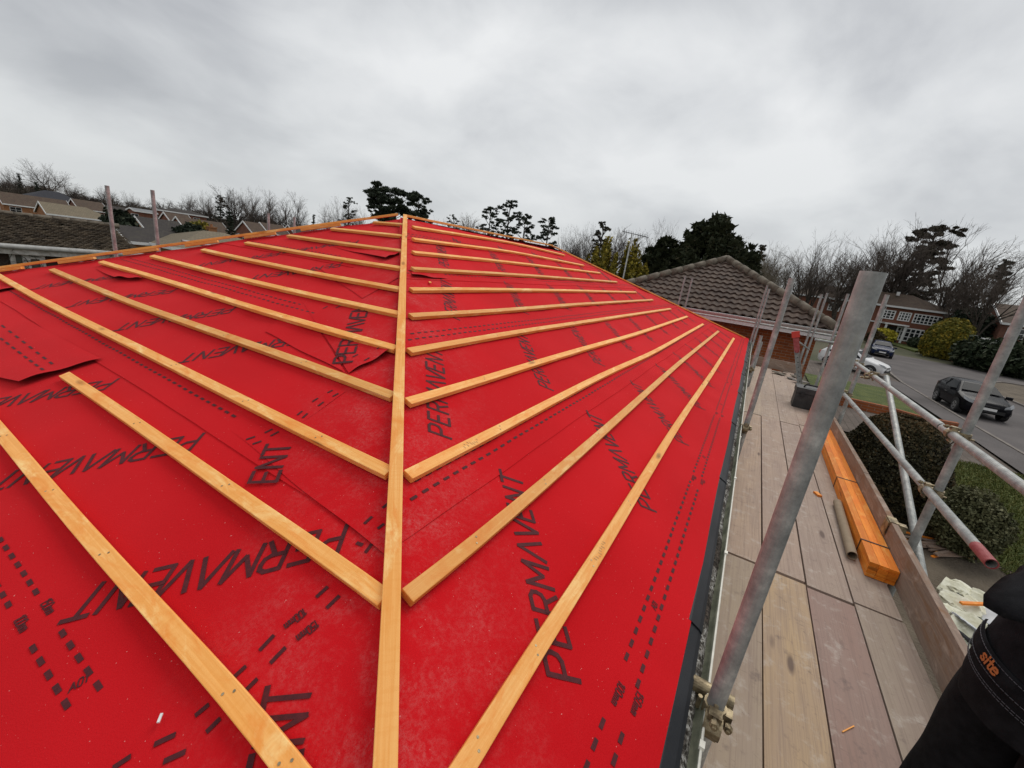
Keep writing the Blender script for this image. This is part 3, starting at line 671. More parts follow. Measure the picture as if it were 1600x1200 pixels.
def pole(name, p0, p1, label, cat='scaffold pole', group='scaffold tubes round the roof', mat='galv', n=20, couplers=()):
    p0, p1 = Vector(p0), Vector(p1); mb = MB(); mb.hollow(p0, p1, TZ, TZ - .004, n)
    lo = p0 if p0.z <= p1.z else p1
    t = thing(name, label, cat, lo, group); mb.build('tube', M[mat], t, True)
    for o in t.children:
        md = o.modifiers.new('edge', 'EDGE_SPLIT'); md.split_angle = .8
    for (c, axb) in couplers: coupler(t, Vector(c), (p1 - p0).normalized(), Vector(axb))
    return t
def coupler(parent, c, a, b, side=None):
    """double coupler: one collar on the tube along a, one on the tube along b beside it, each with an eye bolt and nut"""
    mb = MB(); s = a.cross(b).normalized(); off = TZ * 2 + .006
    for ax, o in ((a, c), (b, c + s * off)):
        mb.hollow(o - ax * .024, o + ax * .024, TZ + .008, TZ + .001, 12)
        w_ = ax.cross(s).normalized(); e = o + w_ * (TZ + .012)
        mb.box(e, (.036, .026, .03), (ax, w_, s)); mb.tube(e - s * .035 + w_ * .006, e + s * .05 + w_ * .006, .0062, 8); mb.tube(e + s * .028 + w_ * .006, e + s * .042 + w_ * .006, .0125, 6)
        mb.tube(o - w_ * (TZ + .018) - ax * .022, o - w_ * (TZ + .018) + ax * .022, .007, 6)
    mb.box(c + s * off / 2, (.04, .02, .04), (a, s, b))
    mb.build('coupler', M['coupler'], parent)
X_, Y_ = Vector((1, 0, 0)), Vector((0, 1, 0))
yin = lambda x: ye(x) - .150
bx, by = 1.19, -.1765
pole('scaffold_standard', (bx, by, 0), (bx, by, on_x(1362, 425, bx).z), 'thick looking galvanised scaffold standard in the foreground, rising beside the gutter from the boards', couplers=(((bx, by, CAMZ - 1.205), (0, 1, 0)),))
pole('scaffold_transom', (bx + .055, by - .05, CAMZ - 1.205), (bx + .055, by + .14, CAMZ - 1.205), 'short brown transom stub clamped across the gutter at the foreground standard', 'scaffold tube', mat='coupler')
for x, zt_, lab in ((4.35, on_x(1238, 435, 4.35).z, 'galvanised standard beside the gutter, next along the eave after the foreground one'), (7.9, on_x(1191, 525, 7.9).z, 'short standard by the gutter near the eave end, topping out below the white fascia')):
    pole('scaffold_standard', (x, yin(x), 0), (x, yin(x), zt_), lab, couplers=(((x, yin(x), ez(x) - .06), (0, 1, 0)),))
pole('scaffold_standard', (8.6, yin(8.6) - .05, 0), (8.6, yin(8.6) - .05, on_x(1195, 535, 8.6).z), 'reddish lower standard by the gutter, just before the far toe board')
for x, y, (px, py), lab in ((11.9, .107, (1200, 446), 'taller of the twin tubes lapped together at the far corner of the eave'), (11.8, .045, (1193, 450), 'shorter of the twin tubes lapped together at the far corner of the eave'),
                            (12.85, 2.157, (1071.5, 431), 'thin tube of the pair before the white gutter, on the side of the golden conifer'), (12.85, 1.96, (1082, 434), 'thin tube of the pair before the white gutter, nearer the twin lapped tubes'),
                            (12.2, -1.03, (1284, 460), 'thin end standard before the tiled roof, the one towards the red topped post'), (12.2, -1.12, (1293, 458), 'thin end standard before the tiled roof, the one towards the foreground standard'),
                            (9.9, -1.22, (1325, 459), 'outer standard half hidden behind the foreground standard')):
    pole('scaffold_standard', (x, y, 0), (x, y, on_x(px, py, x).z), lab, n=12)
pole('scaffold_standard', (3.47, -1.215, 0), (3.47, -1.215, CAMZ + .36), 'outer standard rising past the black car, carrying both guard rails', couplers=(((3.47, -1.215, CAMZ - .64), (1, 0, 0)), ((3.47, -1.215, CAMZ - 1.03), (1, 0, 0))))
pole('scaffold_standard', (6.8, -1.215, 0), (6.8, -1.215, on_x(1383, 460, 6.8).z), 'outer standard in front of the dark blue car and brick house', couplers=(((6.8, -1.215, CAMZ - .64), (1, 0, 0)), ((6.8, -1.215, CAMZ - 1.05), (1, 0, 0)), ((6.8, -1.215, BZT + .06), (0, 1, 0))))
yr = -1.215 + .054
pole('guard_rail', (.9, yr, CAMZ - .645), (3.62, yr, CAMZ - .640), 'upper guard rail tube in front of the lower road, nearer length', 'guard rail')
pole('guard_rail', (3.64, yr, CAMZ - .640), (7.1, yr, CAMZ - .632), 'upper guard rail tube between the black car and the hedge, farther length', 'guard rail', couplers=(((5.7, yr, CAMZ - .635), (-.4, 0, -.3)),))
t = pole('guard_rail', (2.56, yr, CAMZ - 1.01), (7.2, yr, CAMZ - 1.065), 'lower guard rail tube with a red painted end beside the man in black', 'guard rail')
mb = MB(); mb.hollow((2.555, yr, CAMZ - 1.01), (2.72, yr, CAMZ - 1.012), TZ + .0006, TZ - .0035, 20); M['redpaint'] = mottled('red_paint', (.25, .03, .035), (.38, .10, .10), 18, .6); mb.build('painted_end', M['redpaint'], t, True)
pole('scaffold_brace', (5.75, -1.27, CAMZ - .62), (3.0, -1.275, CAMZ - 1.67), 'sloping brace tube crossing in front of the clipped dark hedge', 'scaffold brace')
mb = MB(); mb.box((3.62, -1.126, BZT + .215), (.10, .052, .034)); mb.box((3.62, -1.175, BZT + .19), (.05, .06, .05)); mb.box((3.62, -1.098, BZT + .17), (.09, .006, .1))
tag(mb.build('toe_board_clip', M['coupler'], None, False, (3.62, -1.126, BZT + .12), .004), 'steel clip hooked over the toe board at the outer standard', 'clip')
pole('scaffold_ledger', (12.3, -1.7, CAMZ - .62), (12.3, 3.2, CAMZ - .62), 'thin level tube running across the face of the orange brick wall', 'scaffold tube', n=12)
pole('scaffold_ledger', (9.85, -1.27, CAMZ - .62), (9.85, -.95, CAMZ - .62), 'tube end poking out past the foreground standard towards the brick wall', 'scaffold tube', n=12)

# --- things lying on the boards
t = thing('batten_bundle', 'strapped bundle of bright orange treated battens lying along the toe board', 'timber bundle', (5.2, -1.03, BZT))
xn, xf_ = 3.13, 7.5
for i in range(3):
    for j in range(4):
        y = -1.078 + i * .0492; z = BZT + .013 + j * .0254; jx = R_.uniform(-.004, .004); mb = MB()
        mb.box(((xn + xf_) / 2 + jx, y, z), (xf_ - xn, .0474, .0236)); mb.build('batten', M['bundle'], t, False, None, .0015)
for x in (3.42, 4.6, 6.4):
    mb = MB(); mb.box((x, -1.029, BZT + .1035), (.014, .151, .0016)); mb.box((x, -.9532, BZT + .052), (.014, .0016, .104)); mb.box((x, -1.1048, BZT + .052), (.014, .0016, .104)); mb.build('strap', M['rubber'], t)
mb = MB(); mb.hollow((3.27, -.905, BZT + .031), (4.15, -.925, BZT + .031), .030, .026, 20)
M['card'] = plain('cardboard', (.30, .225, .15), .85)
tag(mb.build('cardboard_tube', M['card'], None, True, (3.7, -.91, BZT)), 'brown cardboard tube lying on the boards beside the orange bundle', 'tube').modifiers.new('edge', 'EDGE_SPLIT').split_angle = .8
mb = MB(); mb.box((4.25, -.80, BZT + .010), (.07, .035, .018), ((.9, .43, 0), (-.43, .9, 0), (0, 0, 1))); tag(mb.build('timber_offcut', M['bundle'], None, False, (4.25, -.80, BZT), .002), 'small orange offcut of batten lying loose on the boards', 'offcut')
mb = MB(); mb.box((1.82, -.70, BZT + .003), (.075, .004, .004), ((.8, -.6, 0), (.6, .8, 0), (0, 0, 1))); tag(mb.build('wood_splinter', M['batten'], None, False, (1.82, -.70, BZT)), 'pale splinter of wood lying on the purplish board', 'splinter')
# tool case
cx, cy = 7.95, -.955
t = thing('tool_case', 'black plastic tool case standing on the boards at the end of the orange bundle', 'tool case', (cx, cy, BZT))
def rbox(c, s, r, name, mat, parent):
    mb = MB(); mb.box(c, s); return mb.build(name, mat, parent, False, None, r)
M['case'] = mottled('grey_black_plastic', (.028, .028, .03), (.05, .05, .05), 9, .55, 60, .2)
rbox((cx, cy, BZT + .12), (.34, .42, .23), .035, 'case_body', M['case'], t); rbox((cx, cy, BZT + .285), (.36, .44, .085), .03, 'lid', M['case'], t)
for dy in (-.12, .12): rbox((cx - .182, cy + dy, BZT + .23), (.02, .05, .08), .006, 'latch', M['rubber'], t)
mb = MB(); mb.tube((cx - .05, cy - .12, BZT + .33), (cx - .05, cy - .10, BZT + .375), .012, 8); mb.tube((cx - .05, cy - .10, BZT + .375), (cx - .05, cy + .10, BZT + .375), .014, 8); mb.tube((cx - .05, cy + .10, BZT + .375), (cx - .05, cy + .12, BZT + .33), .012, 8); mb.build('handle', M['rubber'], t, True)
# perforated post with red head
p0 = Vector((8.75, -.93, BZT)); p1 = on_x(1243, 519, 8.75); d = (p1 - p0).normalized(); sdx = d.cross(X_).normalized()
t = thing('perforated_post', 'grey perforated metal post with a red head leaning up behind the tool case', 'metal post', p0)
L = (p1 - p0).length; mb = MB(); mb.box(p0 + d * L * .36, (L * .72, .006, .075), (d, X_, sdx))
for s_ in (-1, 1): mb.box(p0 + d * L * .36 + sdx * .0375 * s_ - X_ * .018, (L * .72, .036, .006), (d, X_, sdx))
mb.build('channel', M['galv_far'], t)
mb = MB()
for k in range(9): q = p0 + d * (.12 + .085 * k) - X_ * .0038; mb.tube(q, q - X_ * .0012, .009, 8)
mb.build('hole', M['dark'], t)
M['redpl'] = plain('red_plastic', (.55, .045, .03), .45)
mb = MB(); mb.box(p0 + d * L * .81, (L * .24, .03, .085), (d, X_, sdx)); mb.build('sleeve', M['redpaint'], t, False, None, .005)
mb = MB(); mb.box(p0 + d * L * .965, (L * .09, .06, .12), (d, X_, sdx)); mb.box(p0 + d * L * 1.0, (.03, .05, .06), (d, X_, sdx)); mb.build('cap', M['redpl'], t, False, None, .012)
q0 = p0 + d * L * .88; mb = MB(); mb.tube(q0 + X_ * .04, q0 + X_ * .6 - Y_ * .28 - up * .17, .014, 8); mb.build('stay', M['galv_far'], t)
# broken tile on the boards at the far end
for i, (x, y, r) in enumerate(((10.6, -.85, .2), (10.9, -.62, 1.1), (10.3, -1.0, 2.2), (11.0, -.95, .6), (9.9, -1.05, 1.7), (11.2, -.72, 2.9))):
    mb = MB(); s = (R_.uniform(.16, .3), R_.uniform(.1, .18), .014); a = (Vector((math.cos(r), math.sin(r), .12 * (i % 2))).normalized()); b_ = Vector((-math.sin(r), math.cos(r), 0)); mb.box((x, y, BZT + .025 + .012 * (i % 3)), s, (a, b_, a.cross(b_)))
    tag(mb.build('broken_tile', M['ridge' if i % 2 else 'kerb'], None, False, (x, y, BZT), .004), 'broken bit of roof tile in the litter beyond the tool case', 'broken tile', 'bits of broken tile at the end of the walkway')
# ================================================================ ground
def gz(x, y):
    r = math.hypot(x, y); a = math.degrees(math.atan2(y, x))
    re = r * math.cos(math.radians(a - 29.5)) if 30 < a < 100 else r
    hill = smoothstep(95, 200, re) * smoothstep(38, 66, a) * 6.0
    dip = -3.0 * smoothstep(18, 34, re) * smoothstep(44, 62, a) * (1 - smoothstep(75, 125, re))
    rt = .5 * smoothstep(58, 78, r) * (1 - smoothstep(-2, 10, a)) * (1 - smoothstep(85, 90, abs(a)))
    return hill + dip + rt
mb = MB(); rr = [0, 6, 12, 18, 24, 30, 36, 44, 52, 60, 68, 78, 90, 105, 120, 140, 160, 185, 215, 260, 310, 380, 500, 900, 2200]; rows = []
for r in rr:
    row = []
    for k in range(96):
        a = 2 * PI * k / 96; x, y = r * math.cos(a), r * math.sin(a); row.append((x, y, gz(x, y) - .03 - .1 * smoothstep(60, 80, r)))
    rows.append(row)
mb.grid(rows, 0, None, True); tag(mb.build('ground', M['ground'], None, True), kind='structure')
def sheet(name, pts, mat, z, n=1, uv=None, thick=0):
    """flat polygon laid z above the ground"""
    bm = bmesh.new(); vs = [bm.verts.new((p[0], p[1], 0)) for p in pts]; f = bm.faces.new(vs); f.normal_update()
    if f.normal.z < 0: f.normal_flip()
    if thick:
        g = bmesh.ops.extrude_face_region(bm, geom=[f]); 
        for v in g['geom']:
            if isinstance(v, bmesh.types.BMVert): v.co.z = z
        for v in vs: v.co.z = z - thick
        bmesh.ops.recalc_face_normals(bm, faces=bm.faces)
    else:
        for v in vs: v.co.z = z
    me = bpy.data.meshes.new(name); uvl = bm.loops.layers.uv.new('UVMap')
    for f in bm.faces:
        for l in f.loops: l[uvl].uv = (l.vert.co.x * .55, l.vert.co.y * .55)
    bm.to_mesh(me); bm.free(); me.materials.append(mat); o = bpy.data.objects.new(name, me); COL.objects.link(o); ORG[o.name] = Vector((0, 0, 0)); return tag(o, kind='structure')
KY, FY = -8.6, -13.8
sheet('road', [(-30, KY), (20, KY), (25, -8.45), (34, -8.35), (43, -9.2), (60, -8.4), (74, -7.6), (75, -15), (66, -16.2), (61, -19), (60, -26), (58, -40), (50, -40), (50.5, -24), (48, -17.5), (43, -14.6), (39, -13.8), (20, FY), (-30, FY)], M['asphalt'], .012)
def kerb(name, pts, w_=.13, h=.10):
    mb = MB(); rows = []
    for i, p in enumerate(pts):
        a = Vector((*pts[max(i - 1, 0)], 0)); b = Vector((*pts[min(i + 1, len(pts) - 1)], 0)); d = (b - a).normalized(); n = Vector((-d.y, d.x, 0)) * w_ / 2; q = Vector((*p, 0))
        rows.append([q - n - up * .02, q - n + up * h, q + n + up * h, q + n - up * .02])
    mb.grid(rows, 0); return tag(mb.build(name, M['kerb']), kind='structure')
kerb('kerb', [(-20, KY), (20, KY), (25, -8.45), (34, -8.35), (38, -8.6), (43, -9.2), (60, -8.4), (74, -7.6)])
kerb('kerb', [(-20, FY), (20, FY), (39, -13.8), (43, -14.5), (48, -17.4), (50.5, -24)])
kerb('kerb', [(75, -15), (66, -16.2), (62.5, -17.9), (61, -19.4), (60, -26)])
sheet('verge', [(-20, FY), (20, FY), (39, -13.8), (43, -14.5), (48, -17.4), (50.5, -24), (48, -38), (-20, -38)], M['soil'], .02)
sheet('lawn', [(22, -15.3), (33, -15.0), (38, -16.5), (38, -30), (22, -30)], M['grass'], .035)
sheet('pavement', [(-20, KY), (20, KY), (25, -8.45), (34, -8.35), (34, -7.3), (20, -7.5), (-20, -7.5)], M['asphalt'], .075)
sheet('driveway', [(17.2, -2.6), (21.6, -2.9), (21.5, -7.5), (17.3, -7.45), (16.75, -5.3)], M['pave'], .03)
sheet('driveway', [(29.5, 1), (37, 1), (38, -8.3), (30, -8.3)], M['pave'], .028)
sheet('lawn', [(21.9, -2.9), (29.4, -2.9), (30.0, -7.2), (26.5, -7.3), (22.2, -6.6)], M['grass'], .06)
sheet('lawn', [(10.4, -3.5), (12, -3.4), (17, -5.3), (17.2, -7.45), (8.6, -7.45), (9.7, -4.9)], M['grass'], .02)
sheet('soil_bed', [(-3, -1.4), (13, -1.6), (12, -3.37), (10.38, -3.48), (9.68, -4.9), (8.58, -7.45), (-4, -7.45)], M['soil'], .014)
sheet('lawn', [(72, -8), (82, -8), (83, -22.5), (68, -17.0), (66.5, -16.3), (75, -15.0)], M['grass'], .42, thick=.4)
# low brick edging of the drive
mb = MB(); P = [(21.9, -2.6), (21.9, -5.2), (21.3, -6.3), (21.7, -7.3)]
rows = []
for i, p in enumerate(P):
    rows.append([(p[0] - .11, p[1], 0), (p[0] - .11, p[1], .38), (p[0] + .11, p[1], .38), (p[0] + .11, p[1], 0)])
mb.grid(rows, 0, lambda i, j: (i * 1.3, j * .25)); tag(mb.build('brick_edging', M['brick']), 'low red brick edging wall between the drive and the small lawn', 'low wall')

# ================================================================ houses
def wallquad(mb, a, b, z0, z1, mi=0):
    L = (Vector(b) - Vector(a)).length; mb.face([(a[0], a[1], z0), (b[0], b[1], z0), (b[0], b[1], z1), (a[0], a[1], z1)], mi, [(0, z0), (L, z0), (L, z1), (0, z1)])
def window(parent, c, ax, nrm, w_, h, cols=2, rows=1, mat='white', bar=.06, depth=.05, org=None):
    """casement window: frame with mullions as one mesh, pane as its sub-part; c = centre on the wall face"""
    ax, nrm, c = Vector(ax).normalized(), Vector(nrm).normalized(), Vector(c); mb = MB()
    for s_ in (-1, 1):
        mb.box(c + ax * s_ * (w_ / 2 - bar / 2) + nrm * .0, (bar, depth * 2, h), (ax, nrm, up)); mb.box(c + up * s_ * (h / 2 - bar / 2), (w_ - 2 * bar, depth * 2 - .004, bar), (ax, nrm, up))
    for k in range(1, cols): mb.box(c + ax * (-w_ / 2 + w_ * k / cols), (bar * .8, depth * 2 - .008, h - 2 * bar), (ax, nrm, up))
    for k in range(1, rows): mb.box(c + up * (-h / 2 + h * k / rows), (w_ - 2 * bar, depth * 2 - .016, bar * .6), (ax, nrm, up))
    f = mb.build('window', M[mat], parent)
    g = MB(); g.face([c + nrm * .012 + ax * x * (w_ / 2 - bar * .5) + up * z * (h / 2 - bar * .5) for x, z in ((-1, -1), (1, -1), (1, 1), (-1, 1))]); g.build('pane', M['glass'], f)
    return f
def simple_house(label, org, rot, L, W, He, pitch, wall, roof, hip=(False, False), trim=True, wins=(), chimney=None, drop=3, gables=(), name='brick_house', group=None, base=0):
    """ridge along local x, origin at the middle of the ground plan; wins: (side, pos along, sill z, w, h, cols, rows)"""
    t = thing(name, label, 'house', org, group, rot); ORG[t.name] = None; ov = .32; tp = math.tan(math.radians(pitch)); zr = He + W / 2 * tp
    mb = MB(); x0, x1, y0, y1 = -L / 2, L / 2, -W / 2, W / 2
    wallquad(mb, (x0, y0), (x1, y0), -drop, He); wallquad(mb, (x1, y0), (x1, y1), -drop, He); wallquad(mb, (x1, y1), (x0, y1), -drop, He); wallquad(mb, (x0, y1), (x0, y0), -drop, He)
    for e, x in enumerate((x0, x1)):
        if not hip[e]: mb.face([(x, y0, He), (x, y1, He), (x, 0, zr)], 0, [(0, He), (W, He), (W / 2, zr)])
    for (gx, gw, gd, ge) in gables:
        gy = y0 - gd; zg = ge + gw / 2 * tp
        wallquad(mb, (gx - gw / 2, gy), (gx + gw / 2, gy), -drop, ge); wallquad(mb, (gx - gw / 2, y0), (gx - gw / 2, gy), -drop, ge); wallquad(mb, (gx + gw / 2, gy), (gx + gw / 2, y0), -drop, ge)
        mb.face([(gx - gw / 2, gy, ge), (gx + gw / 2, gy, ge), (gx, gy, zg)], 0, [(0, ge), (gw, ge), (gw / 2, zg)])
    mb.build('wall', M[wall], t)
    mb = MB(); tk = .10; rx0, rx1 = x0 - (.2 if not hip[0] else ov), x1 + (.2 if not hip[1] else ov); ze = He - ov * tp; sl = math.hypot(W / 2 + ov, zr - ze)
    ia = rx0 + (W / 2 + ov if hip[0] else 0); ib = rx1 - (W / 2 + ov if hip[1] else 0)
    for s_ in (-1, 1):
        q = [(rx0, s_ * (W / 2 + ov), ze + tk), (rx1, s_ * (W / 2 + ov), ze + tk), (ib, 0, zr + tk), (ia, 0, zr + tk)]; u = [(rx0, 0), (rx1, 0), (ib, sl), (ia, sl)]
        if s_ > 0: q.reverse(); u.reverse()
        mb.face(q, 0, u); mb.face([(p[0], p[1], p[2] - tk) for p in reversed(q)], 0, list(reversed(u)))
    for e, (rx, ii, sg) in enumerate(((rx0, ia, -1), (rx1, ib, 1))):
        if hip[e]:
            q = [(rx, sg * -(W / 2 + ov), ze + tk), (rx, sg * (W / 2 + ov), ze + tk), (ii, 0, zr + tk)]; q = q if sg < 0 else [q[0], q[1], q[2]]
            mb.face(q if sg > 0 else [q[0], q[2], q[1]], 0, [(-(W / 2), 0), (W / 2, 0), (0, sl)] if sg > 0 else [(-(W / 2), 0), (0, sl), (W / 2, 0)])
    for (gx, gw, gd, ge) in gables:
        zg = ge + gw / 2 * tp; back = min((zg - He) / tp if zg > He else 0, W / 2) ; o2 = .22; g0 = y0 - gd - .2
        for s_ in (-1, 1):
            q = [(gx + s_ * (gw / 2 + o2), g0, ge - o2 * tp + tk), (gx + s_ * (gw / 2 + o2), y0 + .2, ge - o2 * tp + tk), (gx, y0 + back + .2, zg + tk), (gx, g0, zg + tk)]; mb.face(q, 0, [(0, 0), (gd, 0), (gd, gw * .6), (0, gw * .6)])
    if chimney is not None: pass
    rf = mb.build('roof', M[roof], t)
    if chimney is not None:
        mb = MB(); cx_, cy_, ch = chimney; mb.box((cx_, cy_, zr + ch / 2 - .5), (.75, .6, ch + 1.0)); mb.box((cx_, cy_, zr + ch + .04), (.87, .72, .1)); mb.tube((cx_, cy_, zr + ch + .08), (cx_, cy_, zr + ch + .35), .12, 8); mb.build('chimney', M[wall], rf)
    if trim:
        mb = MB()
        for s_ in (-1, 1): mb.box(((rx0 + rx1) / 2, s_ * (W / 2 + ov + .02), ze + tk / 2 - .05), (rx1 - rx0, .06, .24))
        for e, x in enumerate((rx0, rx1)):
            if hip[e]: mb.box((x + (-.02 if e == 0 else .02), 0, ze + tk / 2 - .05), (.06, W + 2 * ov - .02, .24))
            else:
                for s_ in (-1, 1):
                    a = Vector((x, s_ * (W / 2 + ov), ze)); b = Vector((x, 0, zr)); d = (b - a).normalized(); mb.box((a + b) / 2 + Vector(((-.025 if e == 0 else .025), 0, .0)), ((b - a).length, .05, .26), (d, X_, d.cross(X_)))
        for (gx, gw, gd, ge) in gables:
            zg = ge + gw / 2 * tp
            for s_ in (-1, 1):
                a = Vector((gx + s_ * (gw / 2 + .22), y0 - gd - .22, ge - .22 * tp)); b = Vector((gx, y0 - gd - .22, zg)); d = (b - a).normalized(); mb.box((a + b) / 2, ((b - a).length, .05, .26), (d, Y_, d.cross(Y_)))
        mb.build('trim', M['white'], rf if False else t)
    for (side, p, sill, ww, hh, co_, ro) in wins:
        if side == 'f': window(t, (p, y0 - .01, sill + hh / 2), X_, -Y_, ww, hh, co_, ro)
        elif side == 'b': window(t, (p, y1 + .01, sill + hh / 2), -X_, Y_, ww, hh, co_, ro)
        elif side == 'l': window(t, (x0 - .01, p, sill + hh / 2), -Y_, -X_, ww, hh, co_, ro)
        elif side == 'r': window(t, (x1 + .01, p, sill + hh / 2), Y_, X_, ww, hh, co_, ro)
        elif side[0] == 'g': gx, gw, gd, ge = gables[int(side[1])]; window(t, (gx + p, y0 - gd - .01, sill + hh / 2), X_, -Y_, ww, hh, co_, ro)
    return t
def KD(px): return math.sqrt(1 + ((px - 800) / 642) ** 2)
def ridge_house(label, pL, pR, d, W, He, pitch, wall, roof, rot=0, **k):
    """a house whose ridge runs from the sight line of pixel pL (at distance d) to that of pR, turned rot degrees from the eaves direction"""
    d *= KD(pL[0]); A = at(pL[0], pL[1], d); r = ray(*pR); dr = Vector((math.cos(math.radians(rot)), math.sin(math.radians(rot))))
    # solve A + t*dr on azimuth of pR
    t = (A.y * r.x - A.x * r.y) / (dr.x * r.y - dr.y * r.x); L = abs(t); c = Vector((A.x + dr.x * t / 2, A.y + dr.y * t / 2)); zr = A.z
    tp = math.tan(math.radians(pitch)); hp = k.get('hip', (False, False))
    ext = sum((W / 2) for h in hp if h); sh = ((W / 2) if hp[1] else 0) - ((W / 2) if hp[0] else 0)
    c = c + dr * sh / 2
    z0 = zr - He - W / 2 * tp - .1
    return simple_house(label, (c.x, c.y, z0), math.radians(rot), L + ext, W, He, pitch, wall, roof, **k)
w2 = lambda s, z0, xs, w_=1.3, h=1.15, c=2: [(s, x, z0, w_, h, c, 2) for x in xs]
ridge_house('long brown roofed brick house below the wooded hill, white bargeboards on its near gable', (-6, 298), (100, 305), 92, 7.5, 4.9, 30, 'brickO', 'tileB', 0, wins=w2('f', 3.2, (1.2, -3.5), 1.7) + w2('f', .8, (1.2, -3.5), 1.7) + w2('l', 3.1, (0,)))
ridge_house('brick house with a dark slate hipped roof under the trees and a small front gable', (70, 297), (92, 299), 122, 8.5, 5.0, 27, 'brick2', 'slate', 0, hip=(True, True), gables=((4.6, 3.6, .6, 5.0),), wins=w2('f', 3.2, (-4.5, -1.8, .9), 1.3, 1.3) + w2('g0', 3.2, (0,), 1.9, 1.3, 3) + w2('f', .7, (-4.5, -1.8, .9), 1.3, 1.3))
ridge_house('orange brick house with a long khaki tiled roof behind the mossy roof ridge', (62, 314.5), (134, 322), 72, 6.2, 3.4, 27, 'brickO', 'tileK', 0, hip=(False, True), wins=w2('f', 1.6, (-4.2, -2, 1.2, 3.8), 1.5, 1.1, 2) + w2('l', 1.5, (.6,), 1.0, .8))
ridge_house('dark roofed house below the trees with a white verge facing the camera', (112, 310), (157, 313), 104, 8, 4.2, 26, 'brick2', 'tileB', 0, wins=w2('f', 2.4, (-3, 2), 1.4))
ridge_house('low pale sheet roofed building between the two upright scaffold tubes', (204, 324), (238, 328), 96, 4, 2.8, 13, 'brickR', 'panel', 0, wins=w2('f', 1.0, (-2, 2), 1.3))
ridge_house('low dark grey roofed building beyond the second upright tube', (268, 325), (300, 329), 102, 4.2, 2.8, 18, 'brickR', 'tileD', 0, hip=(True, True), wins=w2('f', 1.0, (-2, 2), 1.3))
ridge_house('orange brick house with a white edged gable, straight behind the second upright tube', (213, 337.5), (276, 346), 58, 5.2, 4.2, 26, 'brickO', 'tileD', 0, wins=w2('f', 2.6, (-3, 0, 3), 1.4))
ridge_house('nearest hillside house, with dark roof and chimney, just above the hip battens', (180, 350.5), (272, 363), 39, 5.2, 4.6, 23, 'brickO', 'tileD', 0, chimney=(5.6, 0, .9), wins=w2('l', 2.4, (1,), 1.2))
ridge_house('brown roofed house showing a bright white verge, higher up the hill than the pale roofs', (257, 331), (292, 338), 84, 7, 4.2, 30, 'brickR', 'tileB', 0, wins=w2('f', 2.6, (-3, 0), 1.4))
ridge_house('red brick house with two white edged front gables in the middle of the hillside', (276, 338), (345, 347), 80, 7, 4.6, 30, 'brickR', 'tileB', 0, gables=((-3.2, 3.4, 1.0, 4.4), (4.6, 4.2, 1.4, 3.9)), wins=w2('g0', 2.9, (0,), 1.3) + w2('g0', .8, (0,), 1.3) + w2('g1', 2.3, (0,), 2.0, 1.2, 3) + w2('f', 2.8, (-.6, 1.2), 1.2) + w2('g1', .6, (0,), 2.0, 1.2, 3))
ridge_house('low bungalow with a broad khaki grey hipped roof just beyond the new roof edge', (318, 360), (352, 364), 43, 8.4, 2.5, 20, 'brickO', 'tileK', 0, hip=(True, True), wins=w2('f', .9, (-3, 3), 1.5))
ridge_house('small brick house with one white edged gable beside the dark spruce', (381, 345), (404, 349), 84, 6.4, 4.4, 31, 'brickR', 'tileB', 0, gables=((2.2, 3.4, 1.2, 3.8),), wins=w2('l', 2.7, (0,), 1.2) + w2('g0', 2.0, (0,), 2, 1.2, 3) + w2('f', 2.7, (-1.2,), 1.1))
ridge_house('brick house peeping over the battens below the round bare trees', (407, 347), (440, 352), 92, 6.2, 4.4, 31, 'brickR', 'tileB', 0, wins=w2('l', 2.7, (0,), 1.2))
ridge_house('farthest small house with a white gable tip just above the roof edge', (451, 351), (480, 356), 98, 6.0, 4.4, 34, 'brickR', 'tileD', 0, wins=w2('l', 2.7, (0,), 1.2))
ridge_house('dark roofed house mostly hidden on the wooded slope behind the first upright tube', (150, 318), (200, 326), 118, 7, 4.0, 26, 'brick2', 'tileD', 0, wins=w2('f', 2.4, (-3, 2), 1.4))

